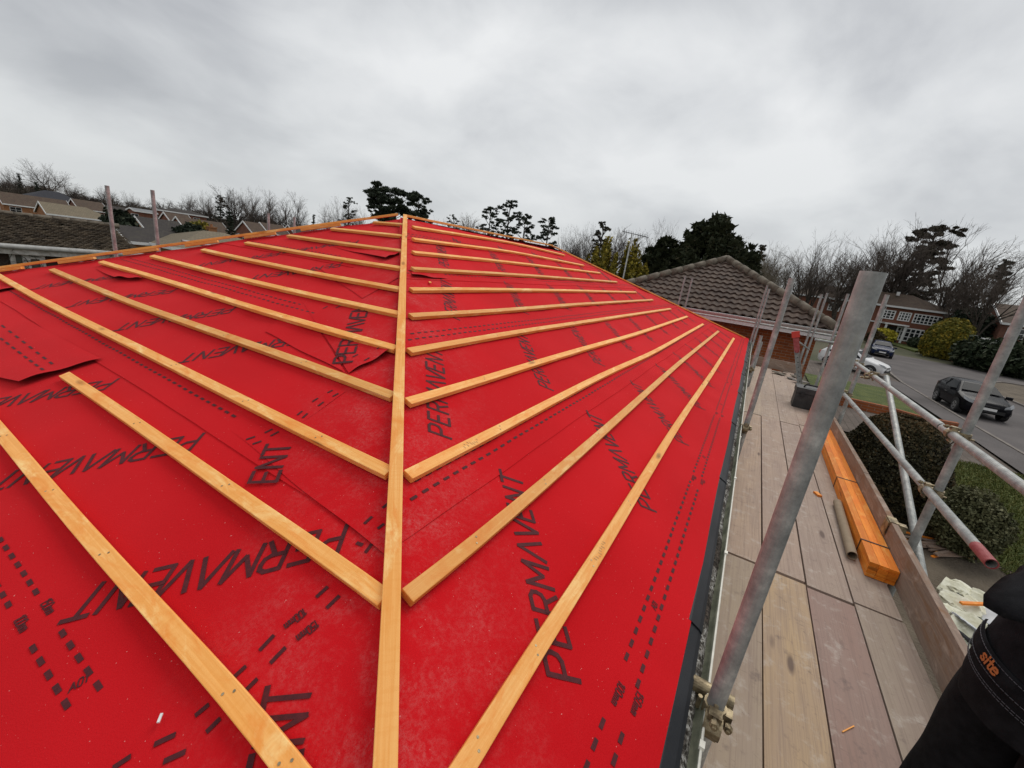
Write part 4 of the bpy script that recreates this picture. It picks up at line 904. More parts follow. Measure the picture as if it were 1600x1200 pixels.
# --- mossy roofed house beyond the far eave
t = thing('mossy_roofed_house', 'old house with a mossy brown roof, pale gutter and white window frames', 'house', (1, 22, 0))
yg, zg = 20.0, CAMZ - .0732 * 20.0; yrd, zrd = 22.7, CAMZ - .0215 * 22.7 - .15; xe = .3164 * yg + .1
def tiled(mb, P0, eu, ev, Lu, Lv, row, colw, step=.035, amp=.02, wav=True, nu=4, trimf=None, jit=.006, seed=0):
    """tile courses on a slope: eu along the eave, ev up the slope; each course a corrugated strip tilted over the one below"""
    P0, eu, ev = Vector(P0), Vector(eu).normalized(), Vector(ev).normalized(); nn = eu.cross(ev).normalized(); nn = nn if nn.z > 0 else -nn; nr = int(Lv / row); rg = random.Random(seed)
    for r in range(nr + 1):
        v0, v1 = r * row, min((r + 1) * row + .03, Lv); nc = int(Lu / colw); off = (r % 2) * colw * .5 if not wav else 0
        u0, u1 = (trimf(v0 + .5 * row) if trimf else (0, Lu))
        pts = [[], [], []]; u = u0; c = 0; n_ = max(2, int((u1 - u0) / colw * nu))
        for i in range(n_ + 1):
            u = u0 + (u1 - u0) * i / n_; ph = (u + off) / colw; k = math.floor(ph); fr = ph - k
            hj = (mn.noise(Vector((k * 3.7, r * 5.1, seed))) * jit * 2)
            h = amp * (math.sin(2 * PI * fr) if wav else (.9 if .06 < fr < .94 else -.4)) + hj
            ju = mn.noise(Vector((k * 1.7, r * 2.3, seed + 4))) * jit * 2
            pts[0].append(P0 + eu * u + ev * (v0 + ju) + nn * (h + step - .03)); pts[1].append(P0 + eu * u + ev * (v0 + ju) + nn * (h + step)); pts[2].append(P0 + eu * u + ev * v1 + nn * (h * .6 + .004))
        mb.grid(pts, 0, lambda i, j: (j * .1, i * .3))
ev = Vector((0, yrd - yg, zrd - zg)); mb = MB(); tiled(mb, (-9, yg, zg), X_, ev, xe + 9, ev.length, .118, .185, .05, .018, False, 6, jit=.014, seed=3)
mb.face([(-9, yg + .06, zg - .05), (xe, yg + .06, zg - .05), (xe, yrd, zrd - .05), (-9, yrd, zrd - .05)]); mb.face([(-9, yrd, zrd - .02), (xe, yrd, zrd - .02), (xe, yrd + 2.7, zg), (-9, yrd + 2.7, zg)])
rf = mb.build('roof', M['tileM'], t, False)
mb = MB()
for i in range(34): x = -9 + i * .46; mb.tube((x, yrd, zrd + .0), (x + .45, yrd, zrd + .012), .10, 10)
mb.build('ridge_tiles', M['ridge'], rf, True)
mb = MB(); wallquad(mb, (-9, yg + .35), (xe - .1, yg + .35), -4, zg - .12); wallquad(mb, (xe - .1, yg + .35), (xe - .1, yrd + 2.4), -4, zg - .1)
mb.face([(xe - .1, yg + .35, zg - .1), (xe - .1, yrd + 2.4, zg - .1), (xe - .1, yrd, zrd - .1)], 0, [(0, 0), (5, 0), (2.5, 1)]); mb.build('wall', M['brickD'], t)
M['greygutter'] = mottled('grey_gutter', (.27, .27, .26), (.40, .40, .385), 6, .5)
mb = MB(); mb.tube((-9, yg - .05, zg - .03), (xe, yg - .05, zg - .03), .075, 12); mb.build('gutter', M['greygutter'], t, True)
mb = MB(); mb.box(((xe - 9) / 2, yg + .09, zg - .19), (xe + 9, .03, .16)); mb.build('fascia', M['offwhite'], t)
def px_on_wall(px, py): p = on_y(px, py, yg + .33); return p
a, b = px_on_wall(17, 405), px_on_wall(69, 412); zt = zg - .28
mb = MB()
for px, wd in ((20, .11), (41, .17), (66, .12)): p = px_on_wall(px, 408); mb.box((p.x, yg + .30, zt - .8), (wd, .10, 1.6))
pm = px_on_wall(53, 402.5); p2 = px_on_wall(41, 402.5); p3 = px_on_wall(66, 402.5); mb.box(((p2.x + p3.x) / 2, yg + .295, pm.z), (p3.x - p2.x - .14, .08, .08)); mb.box(((a.x + b.x) / 2, yg + .29, zt + .02), (b.x - a.x + .1, .11, .08))
wf = mb.build('window_frame', M['offwhite'], t)
M['pane'] = mottled('dusty_pane', (.075, .08, .065), (.13, .135, .11), 5, .4)
mb = MB(); mb.face([(a.x, yg + .325, zt - 1.6), (b.x, yg + .325, zt - 1.6), (b.x, yg + .325, zt), (a.x, yg + .325, zt)]); mb.build('pane', M['pane'], wf)
for px in (125.5, 144): p = px_on_wall(px, 402); mb = MB(); mb.tube((p.x, yg + .27, -3), (p.x, yg + .27, zg - .15), .045, 10); mb.box((p.x, yg + .27, zg - .42), (.14, .13, .05)); mb.build('downpipe', M['offwhite'], t, True)
# bare climbing stems on that wall
mb = MB()
for i in range(260):
    x = R_.uniform(-2, xe - .2); z = zg - .25 - R_.random() * 1.4; p = Vector((x, yg + .22, z)); d = Vector((R_.uniform(-1, 1), R_.uniform(-.4, .1), R_.uniform(-.3, 1))).normalized()
    for k in range(4): q = p + d * .16; mb.tube(p, q, .010 - .0018 * k, 3, caps=False); p = q; d = (d + Vector((R_.uniform(-.7, .7), R_.uniform(-.3, .3), R_.uniform(-.7, .5)))).normalized()
tag(mb.build('climbing_plant', M['bark'], None, False, (2, yg + .2, -1)), 'tangled leafless climber on the dark wall under the mossy roof gutter', 'climber')
for x, y, (px, pyt), lab in ((2.17, 7.85, (167, 290), 'upright scaffold tube behind the hip, standing before the khaki roofed house'), (2.63, 7.85, (238, 297), 'upright scaffold tube behind the hip, standing before the dark roof with a chimney'),
                             (4.3, 7.95, (419, 333), 'short tube end rising above the hip battens near the small brick gables'), (4.95, 8.0, (459.5, 339), 'shortest tube end showing just over the hip battens')):
    az = ray(px, pyt); x = y * az.x / az.y; pole('scaffold_standard', (x, y, 0), (x, y, on_y(px, pyt, y).z), lab, mat='galv_far', n=12)
p = on_y(290, 379, 8.2); pole('scaffold_ledger', (p.x - .05, 8.2, p.z + .02), (p.x + 1.6, 8.2, p.z - .12), 'whitish tube end lying behind the hip near the chimney', 'scaffold tube', mat='galv_far', n=12)

# --- neighbouring bungalow with the white gutter
t = thing('neighbouring_bungalow', 'orange brick bungalow with brown tiles and white fascia past the end of the walkway', 'house', (16, 1.5, 0))
ex = 13.0; k13 = 13 / 12; ya, yb_ = -1.5 * k13, 4.34 * k13; ym = (ya + yb_) / 2; zg2 = CAMZ - .475 * k13; zap = CAMZ + .99 * k13; xap = 14.9 * k13; hw = (yb_ - ya) / 2
tpn = (zap - zg2) / (xap - ex); xb = 26.0
def trim_end(v):                                         # hip end triangle
    q = min(v / math.hypot(xap - ex, zap - zg2), 1); return (hw * q, 2 * hw - hw * q)
mb = MB(); ev = Vector((xap - ex, 0, zap - zg2)); tiled(mb, (ex, ya, zg2), Y_, ev, 2 * hw, ev.length, .29, .205, .045, .024, True, 8, trim_end, .006, 5)
for o_ in mb.v: pass
mb.face([(ex + .05, ya, zg2 - .03), (ex + .05, yb_, zg2 - .03), (xap, ym, zap - .04)])
n1_ = len(mb.f)
evs = Vector((0, ym - ya, zap - zg2)); Ls = evs.length
def trim_side(v):
    q = min(v / Ls, 1); return ((xap - ex) * q, xb - ex)
tiled(mb, (ex, ya, zg2), X_, evs, xb - ex, Ls, .29, .205, .045, .024, True, 6, trim_side, .006, 8)
mb.face([(ex, yb_, zg2), (xb, yb_, zg2), (xb, ym, zap), (xap, ym, zap)])
rf = mb.build('roof', M['tileN'], t, True); md = rf.modifiers.new('edge', 'EDGE_SPLIT'); md.split_angle = .7
mb = MB()
def caps(a, b, n):
    a, b = Vector(a), Vector(b)
    for i in range(n): mb.tube(a.lerp(b, i / n) + up * .03, a.lerp(b, (i + .98) / n) + up * .05, .11, 10)
caps((ex, ya, zg2 + .03), (xap, ym, zap + .02), 11); caps((ex, yb_, zg2 + .03), (xap, ym, zap + .02), 11); caps((xap, ym, zap), (xb, ym, zap), 24); mb.build('ridge_tiles', M['ridge'], rf, True)
mb = MB(); wx = ex + .34
wallquad(mb, (wx, yb_ - .3), (wx, ya + .3), -.5, zg2 - .16); wallquad(mb, (wx, ya + .3), (xb, ya + .3), -.5, zg2 - .16); mb.build('wall', M['brick'], t)
mb = MB(); mb.box((ex + .02, ym, zg2 - .14), (.03, 2 * hw, .22)); mb.box(((ex + xb) / 2, ya + .02, zg2 - .14), (xb - ex - .04, .03, .22)); mb.face([(ex + .03, ya, zg2 - .24), (ex + .03, yb_, zg2 - .24), (wx, yb_, zg2 - .24), (wx, ya, zg2 - .24)]); mb.build('fascia', M['white'], t)
mb = MB()
rows = [[(ex - .05 - .055 * math.cos(a_), y, zg2 - .02 - .055 * math.sin(a_)) for a_ in [PI * k / 8 for k in range(9)]] for y in (ya - .06, yb_)]; mb.grid(rows, 0)
rows = [[(ex - .05 - .049 * math.cos(a_), y, zg2 - .02 - .049 * math.sin(a_)) for a_ in [PI * k / 8 for k in range(9)]] for y in (ya - .06, yb_)]; mb.grid(rows, 0); mb.tube((ex - .105, ya - .06, zg2 - .02), (ex - .105, yb_, zg2 - .02), .008, 6); mb.build('gutter', M['white'], t, True)
window(t, (wx - .01, ya + 4.6, 1.5), Y_, -X_, 1.2, 1.1, 2, 1)
# television aerial on its mast
a0 = at(973, 438, 16.5); a1 = at(985, 366, 16.5); mt = Vector((a0.x, a0.y, a1.z)); t = thing('television_aerial', 'rooftop television aerial on a thin tall mast before the golden conifer', 'aerial', (a0.x, a0.y, 1.0))
mb = MB(); mb.tube((a0.x, a0.y, 1.0), mt, .026, 8); mb.build('mast', M['galv_far'], t, True)
bd_ = Vector((.55, -.83, -.08)).normalized(); c0 = mt + up * .03; mb = MB(); mb.tube(c0 - bd_ * .35, c0 + bd_ * .62, .012, 6)
for k in range(11): q = c0 + bd_ * (-.3 + .088 * k); mb.tube(q - up * .07 + X_ * .05, q + up * .07 - X_ * .05, .006, 4)
for s_ in (-1, 1): mb.tube(c0 - bd_ * .3 + up * .12 * s_ - X_ * .1, c0 - bd_ * .3 + up * .12 * s_ + X_ * .1, .006, 4); mb.tube(c0 - bd_ * .3, c0 - bd_ * .3 + up * .12 * s_, .006, 4)
mb.tube(mt - up * .25, c0 + bd_ * .3 - up * .1, .008, 5); mb.build('aerial_head', M['rubber'], t)

# --- two storey brick house across the road
dH = 79.0; zG = CAMZ - .043 * dH; eaveZ = CAMZ + .0195 * dH; He = eaveZ - zG
pr_, pl_ = -.2715, -.04; yR, yL = dH * pr_, dH * pl_; Lh = yL - yR; Wd = 7.6
t = simple_house('two storey red brick house with white windows and porch across the road', (dH + Wd / 2, (yL + yR) / 2, zG), math.radians(-90), Lh, Wd, He, 24, 'brickR', 'tileB', hip=(True, True), drop=1, name='two_storey_house')
# local frame: x local = -Y world, front (camera side) is local -y ... rotated -90: local (x,y) -> world (y,-x)
def loc(px): r = ray(px, 500); yw = dH * r.y / r.x; return (yL + yR) / 2 - yw
fy = -Wd / 2 - .012
for px, wd, cols, hh, z0 in ((1296, 1.5, 4, 1.25, 3.05), (1385, 1.4, 3, 1.25, 3.0), (1411, 1.35, 4, 1.25, 3.0), (1448, 2.9, 7, 1.35, 2.9)): window(t, (loc(px), fy, z0 + hh / 2), X_, -Y_, wd, hh, cols, 3, bar=.13, depth=.06)
window(t, (loc(1430), fy, 1.25), X_, -Y_, 3.1, 1.9, 6, 3, bar=.17, depth=.06)
mb = MB(); q = loc(1399); mb.box((q, fy - .01, 1.05), (1.9, .04, 2.1)); mb.build('door_recess', M['dark'], t)
mb = MB(); mb.box((q - .1, fy - .04, 1.05), (.95, .05, 2.05)); dr_ = mb.build('door', M['rubber'], t)
mb = MB()
for x_ in (q - .95, q + 1.15): mb.box((x_, fy - 1.0, 1.15), (.22, .22, 2.3))
mb.box((q + .1, fy - .55, 2.42), (2.7, 1.3, .2)); mb.box((q - 2.6, fy - .1, 2.42), (2.6, .2, .16)); mb.build('porch', M['white'], t)
mb = MB(); mb.tube((loc(1377), fy - .07, 0), (loc(1377), fy - .07, He - .2), .05, 8); mb.build('downpipe', M['white'], t)
mb = MB(); mb.box((loc(1395), -1.2, He + 1.75), (.35, .35, .5)); mb.build('roof_vent', M['white'], t)
# house at the frame edge, beyond the tall dark shrubs
dE = 70.0; a_ = ray(1563, 505); b_ = ray(1700, 520)
yl2 = dE * a_.y / a_.x; t = simple_house('brick house with white edged porch roof half hidden by the outermost scaffold standard', (dE + 4, yl2 - 6.2, .1), math.radians(-90), 12, 8, 4.9, 27, 'brick2', 'tileB', hip=(False, False), drop=1)
for lx in (-4.7, -1.6): window(t, (lx, -4.01, 3.8), X_, -Y_, 1.5, 1.2, 3, 2, bar=.1); window(t, (lx, -4.01, 1.4), X_, -Y_, 1.8, 1.3, 3, 2, bar=.1)
g0 = at(1527, 548, 66); simple_house('low grey roofed garage between the clipped dome and the frame edge house', (g0.x + 2, g0.y - .6, .2), math.radians(-90), 4.6, 5, 2.0, 16, 'brick2', 'panel', drop=.6, name='garage')
# ================================================================ trees and shrubs
def rot_about(v, ax, a): return Matrix.Rotation(a, 3, ax) @ v
def bare_proto(seed, H, trunk=.22, spread=.75, up_=.25, limbs=6, twist=.5, r0=None, mat='twig', tw=1.0, lean=(0, 0)):
    """leafless broadleaf: returns (trunk mesh builder, twig mesh builder), growing from the origin"""
    g = random.Random(seed); A, B = MB(), MB(); r0 = r0 or H * .021
    def seg(mb, p, d, L, ra, rb, n, k, wob):
        for i in range(k):
            d2 = (d + Vector((g.gauss(0, wob), g.gauss(0, wob), g.gauss(0, wob * .6)))).normalized(); q = p + d2 * L / k
            mb.tube(p, q, ra + (rb - ra) * i / k, n, ra + (rb - ra) * (i + 1) / k, caps=False); p, d = q, d2
        return p, d
    def branch(p, d, L, r, lv):
        n = (8, 6, 5, 4, 3, 3, 3)[lv]; mb = A if lv < 3 else B
        k = (3, 3, 3, 2, 2, 1, 1)[lv]; e, d1 = seg(mb, p, d, L, r, r * .55, n, k, .10 + .03 * lv)
        if lv == 6: return
        nc = (limbs, 4, 4, 4, 3, 3)[lv]
        for c in range(nc):
            t = 1.0 if c == 0 else g.uniform(.30, 1.0) if lv else g.uniform(.55, 1.0)
            bp = p.lerp(e, t); ax = d1.orthogonal().normalized(); ax = rot_about(ax, d1, g.uniform(0, 2 * PI))
            a = g.uniform(.25, .8) * spread * (1.25 if lv == 0 else 1.1) if c else g.uniform(0, .25)
            nd = rot_about(d1, ax, a); nd = (nd + Vector((lean[0], lean[1], up_ * (1 if lv < 2 else .55 if lv < 4 else .2)))).normalized()
            sc_ = g.uniform(.58, .86) * (1, 1, 1, 1, .8, .6, .6)[lv] if lv else g.uniform(.8, 1.25)
            branch(bp, nd, L * sc_ * (1 if lv else (1 - trunk) / trunk * .34), max(r * g.uniform(.42, .6), .0125 * tw), lv + 1)
    branch(Vector((0, 0, 0)), Vector((lean[0], lean[1], 1)).normalized(), H * trunk, r0, 0)
    zmax = max(v[2] for v in B.v); s = H / zmax                  # scale to the asked height
    for q in (A, B): q.v = [(v[0] * s, v[1] * s, v[2] * s) for v in q.v]
    return A, B
BARE = []
for sd_, kw in ((11, dict(H=20, spread=.8, up_=.22)), (12, dict(H=20, spread=.55, up_=.42, limbs=7)), (13, dict(H=20, spread=1.0, up_=.12, trunk=.18)), (14, dict(H=20, spread=.45, up_=.55, limbs=6, trunk=.28)),
                (15, dict(H=20, spread=.9, up_=.18, limbs=8, trunk=.14)), (16, dict(H=20, spread=.6, up_=.3, limbs=5, trunk=.3, lean=(.02, -.10)))):
    A, B = bare_proto(sd_, **kw); ma, mbm = None, None
    rs_ = sorted(math.hypot(v[0], v[1]) for v in B.v); BARE.append((A, B, rs_[int(len(rs_) * .88)]))
_cache = {}
def plant(kind, name, label, cat, x, y, h, w=None, rotz=0, group=None, z=None, mats=('bark', 'twig')):
    """stand a copy of bare prototype number kind at x, y, h tall and w wide"""
    A, B, rad = BARE[kind]; s = h / 20; sx_ = (w / 2 / rad) if w else s
    t = thing(name, label, cat, (x, y, gz(x, y) if z is None else z), group, rotz); ORG[t.name] = None; t.scale = (sx_, sx_, s)
    key = (kind, mats)
    if key not in _cache:
        o1 = A.build('trunk', M[mats[0]], t, True); o2 = B.build('crown', M[mats[1]], t); _cache[key] = (o1, o2)
    else:
        for o in _cache[key]: c = o.copy(); COL.objects.link(c); c.parent = t
    return t
def tree_px(kind, px, pyt, d, wpx, label, group=None, rotz=None, mats=('bark', 'twig'), name='bare_tree', cat='tree'):
    d = d * KD(px) if px < 580 else d; T = at(px, pyt, d); z = gz(T.x, T.y); a = at(px - wpx / 2, pyt + 25, d); b = at(px + wpx / 2, pyt + 25, d)
    return plant(kind, name, label, cat, T.x, T.y, T.z - z, max((a - b).length * 1.2, .58 * (T.z - z)), R_.uniform(0, 6) if rotz is None else rotz, group, z, mats)
def leaf(mb, p, n, s, g, tint, asp=1.6, mi=0):
    n = n.normalized(); a = n.orthogonal().normalized(); a = rot_about(a, n, g.uniform(0, 6.28)); b = n.cross(a); a *= s * asp * .5; b *= s * .5
    mb.face([p - a, p + b, p + a, p - b], mi, None, tint)
def blob(mb, c, rad, n, s, g, shell=.55, tilt=.6, nz=.22, fr=1.3, tint0=.5, tv=.25, seed=0, asp=1.6, flat=False, bottom=-1):
    """leaf-sized faces spread through an uneven ellipsoid"""
    c = Vector(c); k = 0
    while k < n:
        u = Vector((g.gauss(0, 1), g.gauss(0, 1), g.gauss(0, 1))).normalized()
        if u.z < bottom: continue
        q = shell + (1 - shell) * g.random() ** .6; w_ = 1 + nz * mn.noise(u * fr * 2 + Vector((seed, seed, 0))) * 1.6 + nz * .5 * mn.noise(u * fr * 6 + Vector((0, seed, 3)))
        p = Vector((u.x * rad[0], u.y * rad[1], u.z * rad[2])) * q * w_; nn = (u * (1 - tilt) + Vector((g.gauss(0, 1), g.gauss(0, 1), g.gauss(0, 1))) * tilt)
        if flat: nn = Vector((g.gauss(0, .35), g.gauss(0, .35), 1))
        cl = mn.noise((c + p) * 1.6 / max(.4, rad[0] * .35) + Vector((seed, 0, 0)))
        leaf(mb, c + p, nn, s * g.uniform(.6, 1.3), g, max(0, min(1, tint0 + tv * g.gauss(0, 1) * .7 + cl * tv * 1.4)), asp); k += 1
def shrub(name, label, cat, x, y, rad, n, s, mat, z=None, seed=1, group=None, stems=True, rotz=0, **k):
    z = gz(x, y) if z is None else z; t = thing(name, label, cat, (x, y, z), group, 0); g = random.Random(seed); mb = MB(); ORG[t.name] = Vector((x, y, z))
    blob(mb, (x, y, z + rad[2] * k.pop('lift', .8)), rad, n, s, g, seed=seed, **k); mb.build('foliage', M[mat], t)
    if stems:
        sb = MB()
        for i in range(7): sb.tube((x + g.uniform(-.1, .1) * rad[0], y + g.uniform(-.1, .1) * rad[1], z - .05), (x + g.uniform(-.5, .5) * rad[0], y + g.uniform(-.5, .5) * rad[1], z + rad[2]), .03 * rad[2], 5, .01)
        sb.build('stems', M['bark'], t)
    return t
# clipped dark evergreen next to the scaffold
g = random.Random(4); hx, hy = 10.95, -3.02
t = thing('clipped_evergreen', 'big dark clipped evergreen standing just outside the toe board', 'shrub', (hx, hy, 0)); mb = MB(); k = 0
while k < 36000:
    zz_ = g.random(); a = g.uniform(0, 2 * PI); w_ = .94 * math.sqrt(max(.01, 1 - (zz_ * .97) ** 3.2)) * (.86 + .14 * smoothstep(0, .35, zz_))
    w_ *= 1 + .10 * mn.noise(Vector((math.cos(a) * 2, math.sin(a) * 2, zz_ * 5))) + .05 * mn.noise(Vector((math.cos(a) * 7, math.sin(a) * 7, zz_ * 16)))
    q = 1 - .35 * g.random() ** 2; p = Vector((hx + math.cos(a) * w_ * q, hy + math.sin(a) * w_ * q, .02 + zz_ * 2.0)); u = Vector((math.cos(a), math.sin(a), .5))
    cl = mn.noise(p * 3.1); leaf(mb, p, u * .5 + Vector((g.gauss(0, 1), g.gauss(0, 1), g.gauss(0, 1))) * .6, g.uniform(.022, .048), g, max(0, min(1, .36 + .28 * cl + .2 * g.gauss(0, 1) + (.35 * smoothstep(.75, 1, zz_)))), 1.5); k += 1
mb.build('foliage', M['hedge'], t)
sb = MB()
for i in range(9): sb.tube((hx + g.uniform(-.2, .2), hy + g.uniform(-.2, .2), 0), (hx + g.uniform(-.6, .6), hy + g.uniform(-.6, .6), 1.9), .03, 5, .01)
sb.build('stems', M['bark'], t)
shrub('round_shrub', 'rounded grey green shrub on the lawn beyond the lower guard rail', 'shrub', 9.95, -4.0, (.56, .56, .60), 17000, .038, 'bush', seed=9, lift=.95, tint0=.45, nz=.12, tilt=.8)
shrub('clipped_dome', 'large clipped golden green dome of box across the road', 'topiary', 64.3, -18.0, (2.15, 2.15, 2.75), 15000, .16, 'dome', seed=3, lift=.62, nz=.06, tint0=.42, tilt=.5, shell=.8, bottom=-.62)
mbx = bpy.data.objects
shrub('yellow_shrub', 'bright yellow green shrub beside the dark door of the two storey house', 'shrub', *at(1379, 528, 74).xy, (1.5, 1.3, 1.0), 2200, .2, 'yellow', seed=6, lift=.9)
for i, (px, py, d, r, lab) in enumerate(((1434, 533, 76, (2.6, .8, .7), 'low dark clipped hedge under the ground floor window of the two storey house'), (1365, 535, 70, (1.2, 1, .9), 'brownish small shrub nearest the dark blue car'))):
    p = at(px, py, d); shrub('low_shrub', lab, 'shrub', p.x, p.y, r, 1800, .17, 'laurel' if i == 0 else 'hedge', seed=20 + i, lift=.8)
for i, (px, d, r, lab) in enumerate(((1524, 62, (2.3, 2.0, 1.7), 'glossy laurel mass beside the clipped dome'), (1560, 61, (2.6, 2.2, 1.9), 'glossy laurel mass behind the outermost standard'), (1600, 61, (2.8, 2.4, 2.0), 'glossy laurel mass at the picture edge'))):
    p = at(px, 570, d); shrub('laurel_shrub', lab, 'shrub', p.x, p.y, r, 3600, .26, 'laurel', seed=30 + i, lift=.75, group='laurels along the far kerb', tint0=.4, tv=.35)
for i, (px, py, d, r) in enumerate(((1510, 515, 76, (2.8, 2.5, 2.9)), (1540, 505, 84, (3.2, 3, 3.2)))):
    p = at(px, py, d); shrub('dark_shrub', ('tall dark evergreen shrub straight behind the clipped dome', 'wider dark evergreen shrub between the dome and the frame edge house')[i], 'shrub', p.x, p.y, r, 3800, .30, 'conifer', seed=40 + i, lift=.9, tint0=.3)
# golden conifer with upright flames
p = at(957, 440, 27.0); gx0, gy0 = p.x, p.y; t = thing('golden_conifer', 'golden green conifer with ragged upright tips behind the television aerial', 'tree', (gx0, gy0, 0)); mb = MB(); g = random.Random(5)
rx = ray(957, 440); rgt = Vector((rx.y, -rx.x, 0)).normalized(); topz = at(945, 364, 27).z + .25
for i in range(44):
    a, q = g.uniform(0, 2 * PI), math.sqrt(g.random()); ox = rgt * (math.cos(a) * q * 1.95) + Vector((rgt.y, -rgt.x, 0)) * (math.sin(a) * q * 1.3)
    hh = (topz - .15) * (1 - .30 * q * q) * g.uniform(.86, 1.0) - (0.5 if (abs(math.cos(a) * q - .1) < .28) else 0); c = Vector((gx0, gy0, 0)) + ox
    for s_ in range(8): z_ = hh * (.35 + .62 * s_ / 7); r_ = .46 * (1 - .75 * (s_ / 7) ** 2.2); blob(mb, (c.x, c.y, z_), (r_, r_, hh * .075 + .12), 62, .125, g, shell=.4, tilt=.7, tint0=.42 + .1 * s_ / 7, tv=.33, seed=i)
mb.build('foliage', M['gold'], t); sb = MB(); sb.tube((gx0, gy0, 0), (gx0, gy0, 4), .14, 8, .05); sb.build('trunk', M['bark'], t)
# dark yew
def yew(label, px0, px1, pyt, d, n, seed, depth=1.0):
    c = at((px0 + px1) / 2, 420, d); top = at((px0 + px1) / 2, pyt, d).z + .55; wd = (at(px0, 410, d) - at(px1, 410, d)).length / 2 * 1.08; rx = ray((px0 + px1) / 2, 420); rg_ = Vector((rx.y, -rx.x, 0)).normalized(); fw = Vector((-rg_.y, rg_.x, 0))
    t = thing('yew_tree', label, 'tree', (c.x, c.y, 0)); g = random.Random(seed); mb = MB()
    for i in range(130):
        a = g.uniform(0, 2 * PI); q = math.sqrt(g.random()); zt_ = top * (1 - .42 * q ** 2.6); o_ = rg_ * math.cos(a) * q * wd * .92 + fw * math.sin(a) * q * wd * depth * .9
        zc = g.uniform(.35, 1) ** .7 * (zt_ - .5); r_ = g.uniform(.55, 1.0) * wd * .25
        blob(mb, (c.x + o_.x, c.y + o_.y, zc), (r_, r_, r_ * .62), int(n / 100), .17, g, shell=.25, tilt=.75, tint0=.34, tv=.3, seed=i, asp=2.2)
        # drooping sprays that break the outline
        for k in range(22): b_ = Vector((g.gauss(0, 1), g.gauss(0, 1), .7)).normalized(); leaf(mb, Vector((c.x + o_.x, c.y + o_.y, zc)) + Vector((b_.x * r_, b_.y * r_, b_.z * r_ * .75)) * 1.12, b_.orthogonal(), .24, g, g.uniform(.25, .6), 3.2)
    mb.build('foliage', M['yew'], t); sb = MB(); sb.tube((c.x, c.y, 0), (c.x, c.y, top * .7), .45, 8, .12); sb.build('trunk', M['bark'], t)
yew('broad dark yew tree behind the brown tiled roof, the largest evergreen', 1040, 1163, 344, 37, 30000, 8)
yew('smaller dark yew between the golden conifer and the broad yew', 998, 1062, 371, 39, 13000, 18)
yew('low dark evergreen behind the hip of the brown tiled roof', 1148, 1190, 386, 41, 6000, 28)
# pines
def pine(label, px, pyt, d, wpx, seed, kind='flat', mat='pine', n=4200, pxb=None, base=.30, name='pine_tree', group=None):
    d = d * KD(px) if px < 580 else d; T = at(px, pyt, d); z0 = gz(T.x, T.y); H = T.z - z0; wd = (at(px - wpx / 2, pyt + 15, d) - at(px + wpx / 2, pyt + 15, d)).length / 2; g = random.Random(seed)
    t = thing(name, label, 'tree', (T.x, T.y, z0), group); mb, sb = MB(), MB(); P0 = Vector((T.x, T.y, z0))
    sb.tube(P0, P0 + up * H * .93, H * .018, 7, H * .005, False)
    m_ = 30 if kind == 'flat' else 40
    for i in range(m_):
        f = base + (1 - base) * ((i + g.random()) / m_); a = g.uniform(0, 6.28)
        if kind == 'flat': prof = (.45 + .75 * math.sin(PI * min(1, (f - base) / (1 - base) * .85 + .1))) * (1 if f < .93 else .6)
        elif kind == 'round': prof = math.sqrt(max(.05, 1 - ((f - .66) / .40) ** 2))
        else: prof = 1.15 * (1 - f) + .12
        L = wd * prof * g.uniform(.35, .85); q = P0 + up * H * f + Vector((math.cos(a) * L, math.sin(a) * L, L * .12)); sb.tube(P0 + up * H * max(.1, f - .08), q, H * .005, 4, .03, False)
        for j in range(5):
            cr = wd * g.uniform(.09, .19); qq = q + Vector((g.gauss(0, 1), g.gauss(0, 1), g.gauss(0, .3))) * wd * .17
            blob(mb, qq, (cr, cr, cr * (.42 if kind != 'cone' else .6)), int(n / m_ / 2.6), .15 * wd / 5 + .09, g, shell=.1, tilt=.8, nz=.4, tint0=.4, tv=.3, seed=i + seed, asp=2.6)
    mb.build('crown', M[mat], t); sb.build('trunk', M['bark'], t, True)
pine('widest pine of the dark clump behind the roof apex', 618, 296, 82, 92, 1, 'round', n=14000, base=.2)
pine('pine on the far side of the dark clump behind the roof apex', 655, 307, 86, 52, 2, 'round', n=5200, base=.2)
pine('pine on the near side of the dark clump behind the roof apex', 596, 302, 80, 46, 3, 'round', n=5200, base=.2)
pine('small flat topped pine alone just beyond the apex', 710, 336, 110, 24, 4, 'flat', n=1500)
pine('ragged pine at the start of the skyline row above the ridge', 768, 323, 92, 42, 5, 'flat', n=2600, base=.25)
pine('tallest pine with a flat cap above the ridge', 798, 316, 92, 48, 6, 'flat', n=2600, base=.3)
pine('low spreading pine after the flat capped one', 822, 336, 93, 44, 7, 'flat', n=2400, base=.25)
pine('last pine of the row, leaning out beyond the ridge end', 860, 340, 90, 44, 8, 'flat', n=2800, base=.22)
pine('brownish cedar with tiered branches among the bare trees behind the two storey house', 1466, 355, 98, 96, 9, 'round', 'cedar', n=15000, base=.36, name='cedar_tree')
pine('tall dark conifer rising beside the outermost standard', 1574, 408, 84, 58, 10, 'cone', 'conifer', n=7500, base=.05, name='conifer_tree')
pine('dark spruce among the hillside houses', 358, 331, 74, 24, 11, 'cone', 'conifer', n=2200, base=.05, name='spruce_tree')
pine('small dark conifer on the wooded crest', 29, 271, 150, 16, 12, 'cone', 'conifer', n=900, base=.1, name='conifer_tree')
pine('dark conifer low in front of the crest trees', 57, 285, 140, 16, 13, 'cone', 'conifer', n=900, base=.1, name='conifer_tree')
pine('dark pine among the bare trees above the hillside gables', 343, 306, 118, 24, 14, 'round', n=1600)
